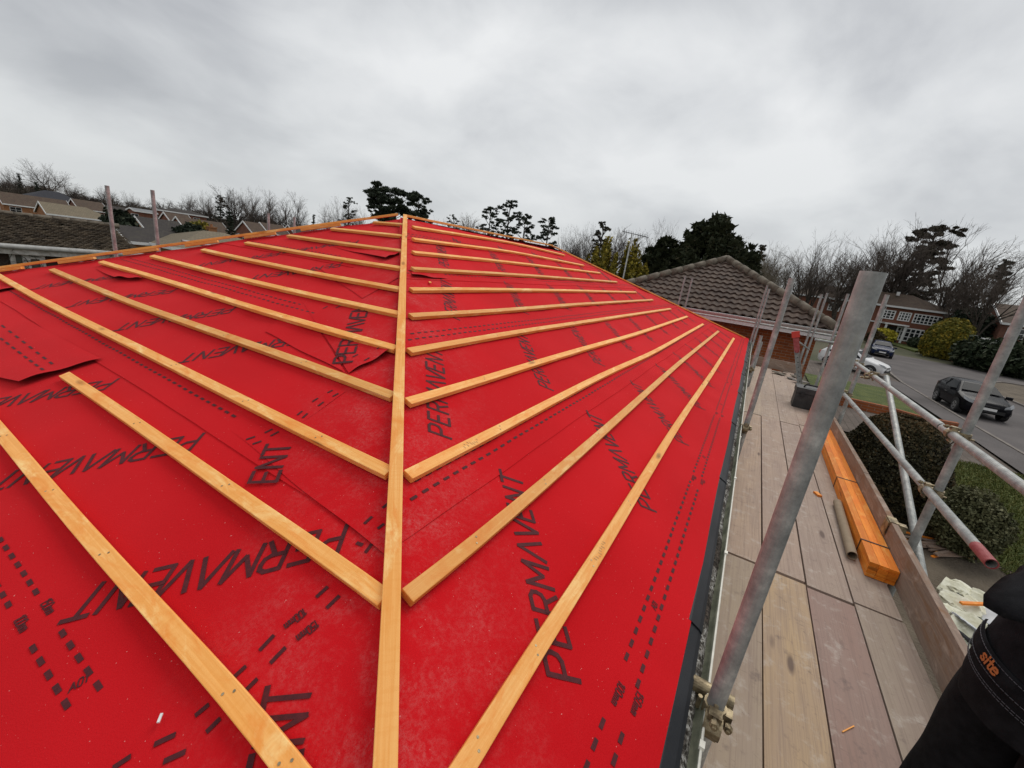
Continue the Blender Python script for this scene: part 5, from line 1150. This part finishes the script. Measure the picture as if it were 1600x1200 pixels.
pine('slim dark pine standing against the rounded bare tree by the apex', 545, 308, 98, 26, 15, 'flat', n=1500)
pine('stubby dark conifer just over the hip battens', 490, 335, 80, 14, 16, 'cone', 'conifer', n=700, base=.05, name='conifer_tree')
pine('dark evergreen in the twiggy trees beyond the golden conifer', 945, 348, 62, 30, 17, 'round', 'cedar', n=1500, base=.4)
pine('dark pointed evergreen showing over the hip of the brown tiled roof', 1193, 383, 66, 34, 19, 'cone', 'cedar', n=2200, base=.1, name='conifer_tree')
for i, (px, py, d, r, lab) in enumerate(((188, 352, 62, (1.5, 1.3, 1.6), 'round dark green bush beside the red brick wall on the hillside'), (312, 362, 60, (1.2, 1.0, 1.0), 'light green bush in front of the two gabled house'), (300, 366, 56, (1.5, 1.2, .9), 'dark hedge bush in front of the two gabled house'))):
    p = at(px, py, d); shrub('hillside_bush', lab, 'shrub', p.x, p.y, r, 1300, .3, ('conifer', 'dome', 'conifer')[i], z=p.z - r[2], seed=50 + i, lift=1)
# bare trees one can tell apart
for a in ((2, 66, 250, 152, 96, 'broad bare tree crowning the wooded hill, the largest over the hillside houses'), (0, 158, 288, 135, 40, 'bare tree behind the first upright scaffold tube'), (2, 202, 297, 128, 40, 'bare tree between the two upright scaffold tubes'), (4, 110, 287, 142, 34, 'bare tree on the slope of the wooded hill'),
          (0, 292, 297, 125, 32, 'first bare tree past the second upright tube'), (1, 325, 297, 120, 36, 'second bare tree past the second upright tube'), (3, 366, 290, 118, 30, 'upright bare tree over the dark spruce'), (1, 388, 289, 116, 36, 'forked bare tree over the spruce, with clear stems'), (5, 418, 291, 108, 36, 'round headed bare tree above the short tube end'),
          (5, 458, 294, 108, 34, 'round headed bare tree above the shortest tube end'), (4, 530, 301, 96, 52, 'domed bare tree close to the dark pine clump'), (1, 566, 322, 100, 26, 'small pale bare tree between the domed tree and the pine clump'),
          (2, 685, 334, 105, 26, 'faint bare tree just past the apex pines'), (3, 738, 326, 70, 26, 'thin pale bare sapling above the ridge')):
    tree_px(*a, mats=('bark', 'twigP') if 'pale' in a[5] else ('bark', 'twig'))
for a in ((1, 905, 350, 66, 44, 'twiggy bare tree just past the end of the ridge'), (0, 925, 348, 72, 46, 'twiggy bare tree behind the golden conifer, ridge side'), (3, 968, 345, 70, 42, 'twiggy bare tree behind the television aerial'), (2, 1046, 339, 58, 44, 'round bare tree peeping over the two yews'), (1, 1012, 355, 66, 40, 'spiky bare tree between aerial and yews'),
          (0, 1165, 360, 54, 46, 'fine pale bare tree at the edge of the broad yew'), (1, 1222, 376, 47, 82, 'dense fan shaped bare tree behind the hip of the brown tiled roof'), (1, 1300, 357, 64, 62, 'tall windswept bare tree behind the foreground standard, on the yew side'), (3, 1340, 378, 78, 50, 'reddish bare tree directly behind the top of the foreground standard'),
          (5, 1378, 366, 82, 50, 'thin bare tree just past the top of the foreground standard'), (1, 1412, 346, 86, 60, 'forked bare tree with dark stems before the cedar'), (3, 1440, 345, 88, 46, 'leaning bare tree touching the cedar'), (5, 1525, 338, 84, 78, 'tallest windswept bare tree, past the cedar'), (1, 1560, 372, 80, 60, 'bare tree with a broken outline over the dark conifer'), (0, 1598, 372, 72, 60, 'bare tree at the picture edge over the dark conifer')):
    tree_px(*a, mats=('bark', 'twigP') if ('pale' in a[5] or 'fan' in a[5]) else ('bark', 'twig'))
rg = random.Random(77)
for i in range(15):
    px = 1185 + i * 29 + rg.uniform(-6, 6); hy = 467.9 + (px - 1200) * .1382
    tree_px(rg.randrange(6), px, hy - rg.uniform(38, 92), rg.uniform(96, 125), rg.uniform(34, 56), 'lesser bare tree in the crowded wood behind the two storey house', 'lesser bare trees in the wood behind the two storey house')
for i in range(34):
    px = 2 + i * 16.6 + rg.uniform(-6, 6)
    hy = 302 + px * .1382; tree_px(rg.randrange(6), px, hy - rg.uniform(4, 30) - (18 if px < 110 else 0), rg.uniform(130, 165), rg.uniform(28, 46), 'lesser bare tree in the far wood above the hillside houses', 'lesser bare trees in the far wood above the houses')
for i in range(14):
    px = 690 + i * 37 + rg.uniform(-9, 9); hy = 302 + px * .1382; tree_px(rg.randrange(6), px, hy - rg.uniform(18, 50), rg.uniform(85, 120), rg.uniform(36, 54), 'lesser bare tree low behind the roof ridge and yews', 'lesser bare trees low behind the ridge and yews')
# undergrowth of the far woods, reading as one brown mass
def scrub(name, pts, n, s, seed):
    g = random.Random(seed); mb = MB()
    for i in range(n):
        k = g.randrange(len(pts) - 1); f = g.random(); a, b = pts[k], pts[k + 1]; d = (a[1] + (b[1] - a[1]) * f + g.uniform(-4, 10)) * (KD(a[0]) if a[0] < 600 else 1); px = a[0] + (b[0] - a[0]) * f; hgt = a[2] + (b[2] - a[2]) * f
        r = ray(px, 420); q = d / math.hypot(r.x, r.y); x, y = r.x * q, r.y * q; hh = hgt * (.75 + .5 * mn.noise(Vector((x * .16, y * .16, seed)))) * g.random() ** .7
        leaf(mb, Vector((x, y, gz(x, y) + hh)), Vector((g.gauss(0, 1), g.gauss(0, 1), g.gauss(0, .35))), s * g.uniform(.5, 1.3), g, max(0, min(1, .45 + .3 * g.gauss(0, 1))), 5.5)
    o = mb.build(name, M['scrub']); tag(o, kind='stuff')
scrub('far_undergrowth', [(-60, 140, 4.6), (100, 140, 4.6), (200, 128, 4.0), (300, 118, 5.5), (420, 112, 6.5), (520, 104, 6.5), (575, 100, 5), (640, 100, 4)], 52000, .20, 3)
scrub('wood_undergrowth', [(870, 80, 5), (1000, 76, 5), (1180, 70, 4), (1300, 92, 3.6), (1420, 96, 3.8), (1540, 96, 4.2), (1680, 90, 4)], 30000, .16, 4)

# ================================================================ cars
def car(label, x, y, rz, paint, z=0, L=4.1, hgt=1.0, ):
    t = thing('parked_car', label, 'car', (x, y, z), 'cars parked along the road', rz)
    S = [(2.05, .34, .56, .56, .46, .62), (1.98, .26, .74, .64, .60, .72), (1.80, .22, .82, .72, .68, .80), (1.25, .20, .86, .84, .74, .93), (.88, .20, .87, .91, .76, 1.00), (.80, .20, .87, .92, .755, 1.03), (.12, .20, .88, .96, .60, 1.40), (.02, .20, .88, .965, .595, 1.425), (-.60, .20, .88, .98, .60, 1.47),
         (-1.30, .20, .87, .99, .585, 1.44), (-1.50, .20, .87, 1.0, .57, 1.40), (-1.86, .24, .84, 1.0, .64, 1.08), (-1.94, .28, .80, .95, .66, 1.00), (-2.05, .36, .70, .70, .60, .76)]
    k = L / 4.1; rows = []
    def ring(s):
        xx, zb, wm, zs, wt, zt = s; zt *= hgt; zm = zb + (zs - zb) * .55
        h = [(wm * .86, zb), (wm * .97, zb + .10), (wm, zm), (wm * .975, zs), (wt + (wm * .975 - wt) * .08, zs + (zt - zs) * .90), (wt * .90, zt - (zt - zs) * .015), (wt * .5, zt + .012), (0, zt + .018)]
        return [(xx * k, a, b) for a, b in h] + [(xx * k, -a, b) for a, b in reversed(h[:-1])]
    rows = [ring(s) for s in S]; mb = MB(); mb.grid(rows, 0); mb.face(list(reversed(rows[0])), 0); mb.face(rows[-1], 0); mb.face([(2.0 * k, -.7, .3), (2.0 * k, .7, .3), (-2.0 * k, .7, .32), (-2.0 * k, -.7, .32)], 0)
    b = mb.build('body', M[paint], t, True); md = b.modifiers.new('edge', 'EDGE_SPLIT'); md.split_angle = .62
    def lerp3(a, c, f): return Vector(a).lerp(Vector(c), f)
    def glassp(name, q, off): 
        mb = MB(); mb.face([Vector(p) + Vector(off) for p in q]); mb.build(name, M['carglass'], t)
    a, c = rows[5], rows[6]; lo = lambda f: lerp3(a[3], a[11], f); 
    def wsq(r0, r1, i0, i1, f0, f1):                       # panel between two rings across the roof points
        p = [lerp3(lerp3(r0[4], r0[10], q), lerp3(r1[4], r1[10], q), v) for q, v in ((.04, f0), (.96, f0), (.93, f1), (.07, f1))]; return p
    glassp('windscreen', wsq(rows[5], rows[6], 0, 0, .06, .97), (.03, 0, .055)); glassp('rear_window', list(reversed(wsq(rows[10], rows[11], 0, 0, .06, .85))), (-.022, 0, .03))
    for sg in (1, -1):
        i3, i4 = (3, 4) if sg > 0 else (11, 10); off = (0, .012 * sg, 0)
        def sp(r, v): return lerp3(r[i3], r[i4], v)
        q1 = [sp(rows[5], .1) + Vector((-.12, 0, 0)), sp(rows[8], .06), sp(rows[8], .93), sp(rows[6], .93) + Vector((-.06, 0, 0))]; q2 = [sp(rows[8], .06) + Vector((-.09, 0, 0)), sp(rows[10], .10) + Vector((.02, 0, 0)), sp(rows[10], .86) + Vector((.08, 0, 0)), sp(rows[8], .93) + Vector((-.09, 0, 0))]
        for q in (q1, q2): glassp('side_window', q if sg < 0 else list(reversed(q)), off)
        for wx in (1.30 * k, -1.24 * k):
            mb = MB(); mb.tube((wx, sg * .66, .315), (wx, sg * .885, .315), .315, 22); w_ = mb.build('wheel', M['rubber'], t)
            mb = MB(); mb.tube((wx, sg * .875, .315), (wx, sg * .892, .315), .205, 18)
            r_ = mb.build('rim', M['alloy'], w_)
            mb = MB()
            for s_ in range(5): an = s_ * 2 * PI / 5; mb.box((wx + math.cos(an + .63) * .12, sg * .893, .315 + math.sin(an + .63) * .12), (.10, .006, .07), (Vector((math.cos(an + .63), 0, math.sin(an + .63))), Y_, Vector((-math.sin(an + .63), 0, math.cos(an + .63)))))
            mb.build('tyre_gap', M['dark'], w_)
            mb = MB(); rows_ = [[(wx + math.cos(PI * q / 12) * rr_, sg * yy_, .315 + math.sin(PI * q / 12) * rr_) for q in range(13)] for rr_, yy_ in ((.385, .884), (.32, .888))]; mb.grid(rows_, 0); mb.build('wheel_arch', M['dark'], t)
        mb = MB(); mb.face([(1.80 * k, sg * .80, .735), (1.99 * k, sg * .66, .66), (2.03 * k, sg * .44, .60), (2.02 * k, sg * .44, .70), (1.92 * k, sg * .60, .78), (1.60 * k, sg * .80, .86)]); 
        mb.v = [(p[0] + .03, p[1] + .02 * sg, p[2] + .012) for p in mb.v]; mb.build('headlight', M['lamp'], t)
        mb = MB(); mb.box((.70 * k, sg * .96, 1.0), (.13, .20, .13)); mb.build('door_mirror', M[paint], t, True, None, .03)
        mb = MB(); mb.box((-1.97 * k, sg * .70, .88), (.06, .18, .20)); mb.build('tail_light', M['redpl'], t, False, None, .01)
        mb = MB(); mb.box((1.4 * k - 1.55, sg * .892, .74), (.20, .012, .022)); mb.build('door_handle', M['alloy'], t)
    mb = MB(); mb.box((2.045 * k, 0, .42), (.04, 1.1, .14)); mb.box((2.035 * k, 0, .62), (.06, .62, .07)); mb.build('grille', M['dark'], t, False, None, .01)
    mb = MB(); mb.box((2.072 * k, 0, .505), (.012, .52, .11)); mb.build('number_plate', M['white'], t)
    return t
def carpaint(n, c, sp=.5): m, nt, b = new_mat(n); setc(nt, b, c); b.inputs['Roughness'].default_value = .25; b.inputs['Specular IOR Level'].default_value = .06; b.inputs['Coat Weight'].default_value = .0; b.inputs['Coat Roughness'].default_value = .05; M[n] = m
carpaint('paint_black', (.008, .008, .010)); carpaint('paint_blue', (.010, .016, .045)); carpaint('paint_white', (.72, .72, .72))
M['carglass'] = plain('car_glass', (.012, .014, .016), .06, 0, .035); M['alloy'] = plain('alloy_wheel', (.42, .43, .44), .3, .7); M['lamp'] = plain('headlamp_glass', (.22, .23, .24), .2, 0, .4)
car('black five door hatchback parked at the near kerb, partly behind the outermost standard', 28.2, -9.52, PI + .02, 'paint_black', .012, 3.85, .97)
car('dark blue saloon facing the camera at the bend in front of the two storey house', 54.2, -10.75, PI - .10, 'paint_blue', .012, 4.35)
car('white estate car on the drive, mostly hidden by the foreground standard', 36.0, -6.0, -PI / 2 - .45, 'paint_white', .03, 3.8)

# ================================================================ litter beside the scaffold
rg = random.Random(21)
for i in range(15):
    f = rg.random(); c = Vector((9.95 - .35 * rg.random(), -3.55 - .62 * f, .03 + .025 * (i % 4))); a = math.radians(rg.uniform(-62, -38)) if i % 3 else math.radians(rg.uniform(-80, -30)); L = rg.uniform(.7, 1.7); d = Vector((math.cos(a), math.sin(a), rg.uniform(-.03, .03))).normalized(); mb = MB()
    mb.box(c, (L, .045, .022), (d, Vector((-d.y, d.x, 0)).normalized(), d.cross(Vector((-d.y, d.x, 0)).normalized())))
    fresh = i in (3, 8); tag(mb.build('loose_batten', M['bundle' if fresh else 'toe' if i % 4 else 'batten'], None, False, (c.x, c.y, 0)), 'fresh orange batten length thrown on the soil by the round shrub' if fresh else 'old batten thrown on the soil between the clipped evergreen and the round shrub', 'batten', 'fresh battens on the soil' if fresh else 'old battens thrown on the soil')
M['foam'] = mottled('cream_insulation', (.50, .48, .34), (.74, .73, .60), 9, .9, 40, .5)
M['plasterw'] = mottled('grey_white_sheet', (.46, .48, .50), (.64, .66, .68), 3, .6, 20, .2)
def lump(x, y, z, s, mat, label, seed, name='insulation_lump'):
    bm = bmesh.new(); bmesh.ops.create_icosphere(bm, subdivisions=3, radius=1); g = random.Random(seed)
    for v in bm.verts:
        q = 1 + .42 * mn.noise(v.co * 1.7 + Vector((seed, 0, 0))) + .18 * mn.noise(v.co * 4.5 + Vector((0, seed, 0))); v.co = Vector((max(-.8, min(.8, v.co.x * q)) * s[0], max(-.8, min(.8, v.co.y * q)) * s[1], max(-.7, min(.7, v.co.z * q)) * s[2]))
    me = bpy.data.meshes.new(name); bm.to_mesh(me); bm.free(); me.materials.append(M[mat]); o = bpy.data.objects.new(name, me); COL.objects.link(o); o.location = (x, y, z); o.rotation_euler = (g.uniform(-.5, .5), g.uniform(-.5, .5), g.uniform(0, 6)); tag(o, label, 'rubble', 'heap of stripped insulation beside the scaffold')
for i in range(22):
    px, py = 1477 + 72 * rg.random(), 926 + 78 * rg.random() ** 1.2
    if px + py * .9 > 1549 + 955 * .9 - 20 and py > 962: px -= 30
    p = on_z(px, py, .08); s = rg.uniform(.08, .19); lump(p.x, p.y, .06 + .09 * rg.random(), (s * 1.5, s, s * .6), 'foam', 'torn cream lump of insulation in the heap beyond the toe board', 100 + i)
for i, (px, py) in enumerate(((1525, 985), (1545, 965))):
    p = on_z(px, py, .15); lump(p.x, p.y, .16, (.34, .22, .03), 'plasterw', ('larger', 'smaller')[i] + ' grey white sheet lying on the insulation heap', 140 + i, 'plaster_sheet')
for i, (px, py) in enumerate(((1492, 940), (1505, 965), (1535, 972), (1512, 1000), (1480, 935))):
    p = on_z(px, py, .1); lump(p.x, p.y, .10, (.24, .10, .04), 'rubber', 'black plastic scrap in the insulation heap', 150 + i, 'plastic_scrap')
p = on_z(1521, 945, .25); mb = MB(); d = Vector((.5, -.85, .1)).normalized(); mb.box((p.x, p.y, .27), (.36, .045, .03), (d, Vector((.85, .5, 0)).normalized(), d.cross(Vector((.85, .5, 0)).normalized()))); tag(mb.build('batten_scrap', M['bundle'], None, False, (p.x, p.y, .2)), 'short orange batten scrap on top of the insulation heap', 'offcut')
for (px, py), side, lab, mt_ in (((672, 441), 'R', 'pale wood chip lying on the red membrane beside the hip', 'batten'), ((250, 1122), 'L', 'tiny white sliver lying on the red membrane near the lowest batten', 'white')):
    p = (PR if side == 'R' else PL)(px, py, .008); d = Vector((.6, .7, .1)).normalized(); mb = MB(); l_ = .06 if side == 'R' else .018; mb.box(p, (l_, l_ * .28, .004), (d, Vector((-.7, .6, 0)).normalized(), d.cross(Vector((-.7, .6, 0)).normalized()))); tag(mb.build('wood_chip', M[mt_], None, False, tuple(p)), lab, 'wood chip')
# grass blades on the two near lawns
def blades(name, poly, n, seed):
    g = random.Random(seed); mb = MB(); xs = [p[0] for p in poly]; ys = [p[1] for p in poly]; k = 0
    def inside(x, y):
        c = False
        for (x1, y1), (x2, y2) in zip(poly, poly[1:] + poly[:1]):
            if (y1 > y) != (y2 > y) and x < (x2 - x1) * (y - y1) / (y2 - y1) + x1: c = not c
        return c
    while k < n:
        x, y = g.uniform(min(xs), max(xs)), g.uniform(min(ys), max(ys))
        if not inside(x, y): continue
        h = g.uniform(.04, .09); a = g.uniform(0, 6.28); w_ = .012; p = Vector((x, y, .02)); mb.face([p - Vector((math.cos(a), math.sin(a), 0)) * w_, p + Vector((math.cos(a), math.sin(a), 0)) * w_, p + Vector((g.gauss(0, .04), g.gauss(0, .04), h))], 0, None, g.random()); k += 1
    M['blade'] = M.get('blade') or mat_leaf('grass_blades', ((.05, .07, .013), (.10, .115, .026), (.17, .16, .05)))
    tag(mb.build(name, M['blade']), kind='stuff')
blades('grass', [(10.6, -3.6), (12, -3.4), (17, -5.3), (17.2, -7.4), (9, -7.2), (9.2, -4.9)], 22000, 1)

# ================================================================ the man at the frame edge
PC = Vector((1.575, -.985, 0)); fw = Vector((.5, -.866, 0)); rt = Vector((-.866, -.5, 0))   # facing the street; rt points to the camera side
ZB = BZT
def ringp(c, a, b, br, n=28, squ=.0):
    """closed ring: a sideways, b forward, br backward"""
    out_ = []
    for k in range(n):
        t_ = 2 * PI * k / n; f = math.cos(t_); s = math.sin(t_); out_.append(c + rt * (a * s) + fw * ((b if f > 0 else br) * f))
    return out_
sk = bpy.data.meshes.new('body'); V = []; Ed = []; Ra = []
def jv(p, r, par=None):
    V.append(tuple(p)); Ra.append(r); 
    if par is not None: Ed.append((par, len(V) - 1))
    return len(V) - 1
P = lambda f, s, z: PC + fw * f + rt * s + up * (ZB + z)
pel = jv(P(.03, 0, .94), .10); sp1 = jv(P(.04, 0, 1.15), .075, pel); ch = jv(P(.05, 0, 1.36), .085, sp1); nk = jv(P(.05, 0, 1.52), .055, ch); hd = jv(P(.07, 0, 1.62), .085, nk); ht = jv(P(.06, 0, 1.73), .08, hd); jv(P(.16, 0, 1.64), .03, hd)
for s in (-1, 1):
    sh = jv(P(.05, s * .17, 1.42), .055, ch); el = jv(P(.20, s * .25, 1.16), .045, sh); wr_ = jv(P(.40, s * .13, 1.12), .03, el); pm = jv(P(.47, s * .11, 1.12), .036, wr_)
    for q in range(4): a1 = jv(P(.53, s * (.08 + .02 * q), 1.12), .0095, pm); a2 = jv(P(.565 - .006 * abs(q - 1), s * (.07 + .02 * q), 1.10), .0085, a1)
    th_ = jv(P(.49, s * .06, 1.14), .010, pm); jv(P(.52, s * .045, 1.145), .009, th_)
    hp = jv(P(.0, s * .095, .88), .095, pel); kn = jv(P(-.03 if s > 0 else .02, s * .11, .50), .06, hp); an = jv(P(-.03 if s > 0 else .0, s * .12, .09), .042, kn); jv(P(.08, s * .14, .04), .04, an)
sk.from_pydata(V, Ed, []); so_ = bpy.data.objects.new('tmp', sk); COL.objects.link(so_); md = so_.modifiers.new('skin', 'SKIN'); md2 = so_.modifiers.new('sub', 'SUBSURF'); md2.levels = 2; md2.render_levels = 2
for i, r in enumerate(Ra): sk.skin_vertices[0].data[i].radius = (r, r)
sk.skin_vertices[0].data[0].use_root = True
dg = bpy.context.evaluated_depsgraph_get(); me = bpy.data.meshes.new_from_object(so_.evaluated_get(dg)); bpy.data.objects.remove(so_)
o0 = PC + up * ZB; me.transform(Matrix.Translation(-o0)); me.materials.clear(); me.materials.append(M['skin']); me.polygons.foreach_set('use_smooth', [True] * len(me.polygons))
per = bpy.data.objects.new('person', me); COL.objects.link(per); per.location = o0; ORG['person'] = o0; tag(per, 'person in black work trousers and jacket standing on the boards, back turned', 'person')
fold = lambda p, k: p + Vector((mn.noise(p * 9), mn.noise(p * 9 + Vector((5, 0, 0))), 0)) * k + Vector((mn.noise(p * 22), mn.noise(p * 22 + Vector((0, 4, 0))), 0)) * k * .45
mb = MB(); SEAT = [(-.58, .165, .14, .155, 0), (-.66, .17, .145, .17, 0), (-.74, .178, .15, .198, 0), (-.82, .186, .15, .220, .0), (-.90, .19, .145, .228, .0), (-.97, .188, .135, .222, .0), (-1.04, .18, .12, .208, .0)]
mb.grid([[fold(q, .011) for q in ringp(PC + up * (CAMZ + z), a, b, br)] for z, a, b, br, o_ in SEAT], 0, None, True)
for s in (-1, 1):
    LG = [(-.93, .095, .09, .12, .095, -.05), (-1.05, .115, .105, .135, .10, -.045), (-1.2, .11, .10, .118, .105, -.04), (-1.34, .105, .095, .112, .11, -.04), (-1.44, .10, .10, .11, .115, -.04), (-1.55, .105, .12, .115, .12, -.04)]
    mb.grid([[fold(q, .018) for q in ringp(PC + up * (CAMZ + z) + rt * (s * sx_ + (.02 if s > 0 else 0)) + fw * (f_ if s > 0 else f_ + .03), a, b, br)] for z, a, b, br, sx_, f_ in LG], 0, None, True)
tro = mb.build('trousers', M['black_cloth'], per, True)
md = tro.modifiers.new('sub', 'SUBSURF'); md.levels = 2; md.render_levels = 2
mb = MB(); JK = [(.02, .08, .09, .05), (-.06, .18, .14, .08), (-.18, .20, .18, .10), (-.34, .18, .17, .10), (-.44, .175, .165, .085), (-.52, .172, .165, .105), (-.575, .17, .165, .155), (-.612, .182, .165, .20), (-.63, .19, .165, .225)]
def jring(z, a, b, br, n=40, k_=0):
    out_ = ringp(PC + up * (CAMZ + z), a, b, br, n)
    if k_: out_ = [q + (-fw) * (.165 * k_ * math.exp(-((math.degrees(2 * PI * i / n) - 178) / 27) ** 2)) + up * (.012 * math.sin(i * .9)) * k_ - up * (.02 * k_ * math.exp(-((i - n / 2) / 4) ** 2)) for i, q in enumerate(out_)]
    return [fold(q, .006) for q in out_]
rows = [jring(*j, k_=(0, 0, 0, 0, 0, .15, .45, .8, 1)[i]) for i, j in enumerate(JK)]; inn = [[PC + up * (q.z + .004) + (q - PC - up * q.z) * .96 for q in r] for r in reversed(rows[3:])]
mb.grid(rows + inn, 0, None, True)
for s in (-1, 1):
    for (a, b, r1, r2) in ((P(.05, s * .17, 1.42), P(.215, s * .256, 1.135), .085, .072), (P(.165, s * .262, 1.168), P(.40, s * .13, 1.12), .074, .05)): mb.tube(a, b, r1, 14, r2)
jk = mb.build('jacket', M['black_cloth'], per, True); md = jk.modifiers.new('sub', 'SUBSURF'); md.levels = 0; md.render_levels = 0
# pocket flap with its embroidered word, and the stitching
def onseat(ang, z, off):
    """point on the seat at angle (degrees from straight back towards the camera side) and height below the lens"""
    for (z0, a0, b0, r0, _), (z1, a1, b1, r1, _) in zip(SEAT, SEAT[1:]):
        if z1 <= z <= z0: f = (z0 - z) / (z0 - z1); a, br = a0 + (a1 - a0) * f, r0 + (r1 - r0) * f; break
    t_ = math.radians(ang); return PC + up * (CAMZ + z) - fw * ((br + off) * math.cos(t_)) + rt * ((a + off) * math.sin(t_))
mb = MB(); FL = lambda an: -.842 - .0006 * (an + 20)
rows = [[onseat(an, FL(an) - dz, off) for an in range(-54, 72, 4)] for dz, off in ((-.002, .003), (0, .008), (.03, .0105), (.052, .009), (.054, .004))]
mb.grid(rows, 0); pk = mb.build('pocket_flap', M['black_cloth'], per, True)
def line(f, a0, a1, off, r=.0011):
    mb = MB(); pr = None
    for an in range(a0, a1, 3):
        q = onseat(an, f(an), off)
        if pr is not None: mb.tube(pr, pr.lerp(q, .8), r, 4)
        pr = q
    mb.build('stitching', M['stitch'], per)
for dz_, of_ in ((.046, .0105), (.006, .0095), (.075, .008), (.083, .008)): line(lambda a: FL(a) - dz_, -52, 70, of_)
mb = MB()
def sitef(u, v, k):
    an = -19 + math.degrees(u / .215); return onseat(an, FL(an) - .034 + v, .0125 + .0002 * (k % 4))
letters(mb, 'site', .030, sitef, 0, .19, .15, 1.0); mb.build('embroidered_word', M['orange_thread'], pk)
for s in (-1, 1):
    mb = MB(); c = P(.05 if s < 0 else -.05, s * .145, .05); rows = [ringp(c + up * z + fw * f_, a, b, br, 16) for z, a, b, br, f_ in ((-.05, .05, .19, .10, 0), (-.02, .055, .195, .105, 0), (.02, .05, .15, .09, 0), (.07, .055, .07, .075, -.01), (.14, .058, .065, .07, -.01))]; mb.grid(rows, 0, None, True); mb.face(list(reversed(rows[0]))); mb.build('boot', M['rubber'], per, True)
hc = P(.06, 0, 1.70); mb = MB(); mb.grid([ringp(hc + up * z, r, r * 1.05, r * 1.1, 16) for z, r in ((-.06, .092), (-.02, .098), (.03, .094), (.075, .065), (.095, .02))], 0, None, True); mb.build('hair', M['hair'], per, True)
mb = MB()
for s in (-1, 1): mb.tube(P(.148, s * .03, 1.655), P(.155, s * .03, 1.655), .010, 8)
mb.build('eyes', M['dark'], per)
# ================================================================ sky, sun, camera
w = bpy.data.worlds.new('World'); sc.world = w; w.use_nodes = True; nt = w.node_tree; nt.nodes.clear()
out = N(nt, 'ShaderNodeOutputWorld'); bg = N(nt, 'ShaderNodeBackground'); bg2 = N(nt, 'ShaderNodeBackground'); mx = N(nt, 'ShaderNodeMixShader')
sky = N(nt, 'ShaderNodeTexSky'); sky.sky_type = 'NISHITA'; sky.sun_disc = False
SE, SA = math.radians(52), math.radians(100)             # sun height; compass bearing measured from +Y towards +X
sky.sun_elevation = SE; sky.sun_rotation = SA
nt.links.new(sky.outputs[0], bg.inputs[0]); bg.inputs[1].default_value = .10
tc = N(nt, 'ShaderNodeTexCoord'); sx = N(nt, 'ShaderNodeSeparateXYZ'); nt.links.new(tc.outputs['Generated'], sx.inputs[0])
zz = N(nt, 'ShaderNodeMath', operation='MAXIMUM'); zz.inputs[1].default_value = 0; nt.links.new(sx.outputs[2], zz.inputs[0])
za = N(nt, 'ShaderNodeMath', operation='ADD'); za.inputs[1].default_value = .35; nt.links.new(zz.outputs[0], za.inputs[0])
dx = N(nt, 'ShaderNodeMath', operation='DIVIDE'); dy = N(nt, 'ShaderNodeMath', operation='DIVIDE')
nt.links.new(sx.outputs[0], dx.inputs[0]); nt.links.new(za.outputs[0], dx.inputs[1]); nt.links.new(sx.outputs[1], dy.inputs[0]); nt.links.new(za.outputs[0], dy.inputs[1])
cv = N(nt, 'ShaderNodeCombineXYZ'); nt.links.new(dx.outputs[0], cv.inputs[0]); nt.links.new(dy.outputs[0], cv.inputs[1])
mpw = N(nt, 'ShaderNodeMapping'); mpw.inputs['Rotation'].default_value = (0, 0, .5); mpw.inputs['Scale'].default_value = (.85, .9, 1); mpw.inputs['Location'].default_value = (3.3, 1.7, 0); nt.links.new(cv.outputs[0], mpw.inputs[0])
n1 = noise(nt, mpw.outputs[0], .8, 5, .45, .2); n2 = noise(nt, mpw.outputs[0], 2.6, 6, .52, .3)
ma = N(nt, 'ShaderNodeMath', operation='MULTIPLY_ADD'); ma.inputs[1].default_value = .46; nt.links.new(n2, ma.inputs[0]); nt.links.new(n1, ma.inputs[2])
cl = ramp(nt, ma.outputs[0], ((.55, (.33, .345, .375)), (.66, (.48, .495, .52)), (.76, (.65, .665, .68)), (.86, (.78, .79, .797))))
hz = ramp(nt, sx.outputs[2], ((.0, 1.0), (.14, .45), (.34, 0.0)))
cl = mix(nt, hz, cl, (.63, .65, .655))
nt.links.new(cl, bg2.inputs[0]); bg2.inputs[1].default_value = 1.0
mx.inputs[0].default_value = .97; nt.links.new(bg.outputs[0], mx.inputs[1]); nt.links.new(bg2.outputs[0], mx.inputs[2]); nt.links.new(mx.outputs[0], out.inputs[0])
sd = bpy.data.lights.new('sun', 'SUN'); sd.energy = 1.5; sd.angle = math.radians(35); sd.color = (1, .965, .91)
so = bpy.data.objects.new('sun', sd); COL.objects.link(so)
sv = Vector((math.sin(SA) * math.cos(SE), math.cos(SA) * math.cos(SE), math.sin(SE))); so.rotation_euler = sv.to_track_quat('Z', 'Y').to_euler(); so.location = (0, 0, 60)
cd = bpy.data.cameras.new('camera'); co = bpy.data.objects.new('camera', cd); COL.objects.link(co); sc.camera = co
cd.sensor_fit = 'HORIZONTAL'; cd.sensor_width = 36; cd.lens = 36 * 642 / 1600; cd.clip_start = .02; cd.clip_end = 3000
mw = MR.to_4x4(); mw.translation = (0, 0, CAMZ); co.matrix_world = mw
sc.view_settings.view_transform = 'Standard'; sc.view_settings.look = 'None'; sc.view_settings.exposure = 0.12; sc.view_settings.gamma = 1
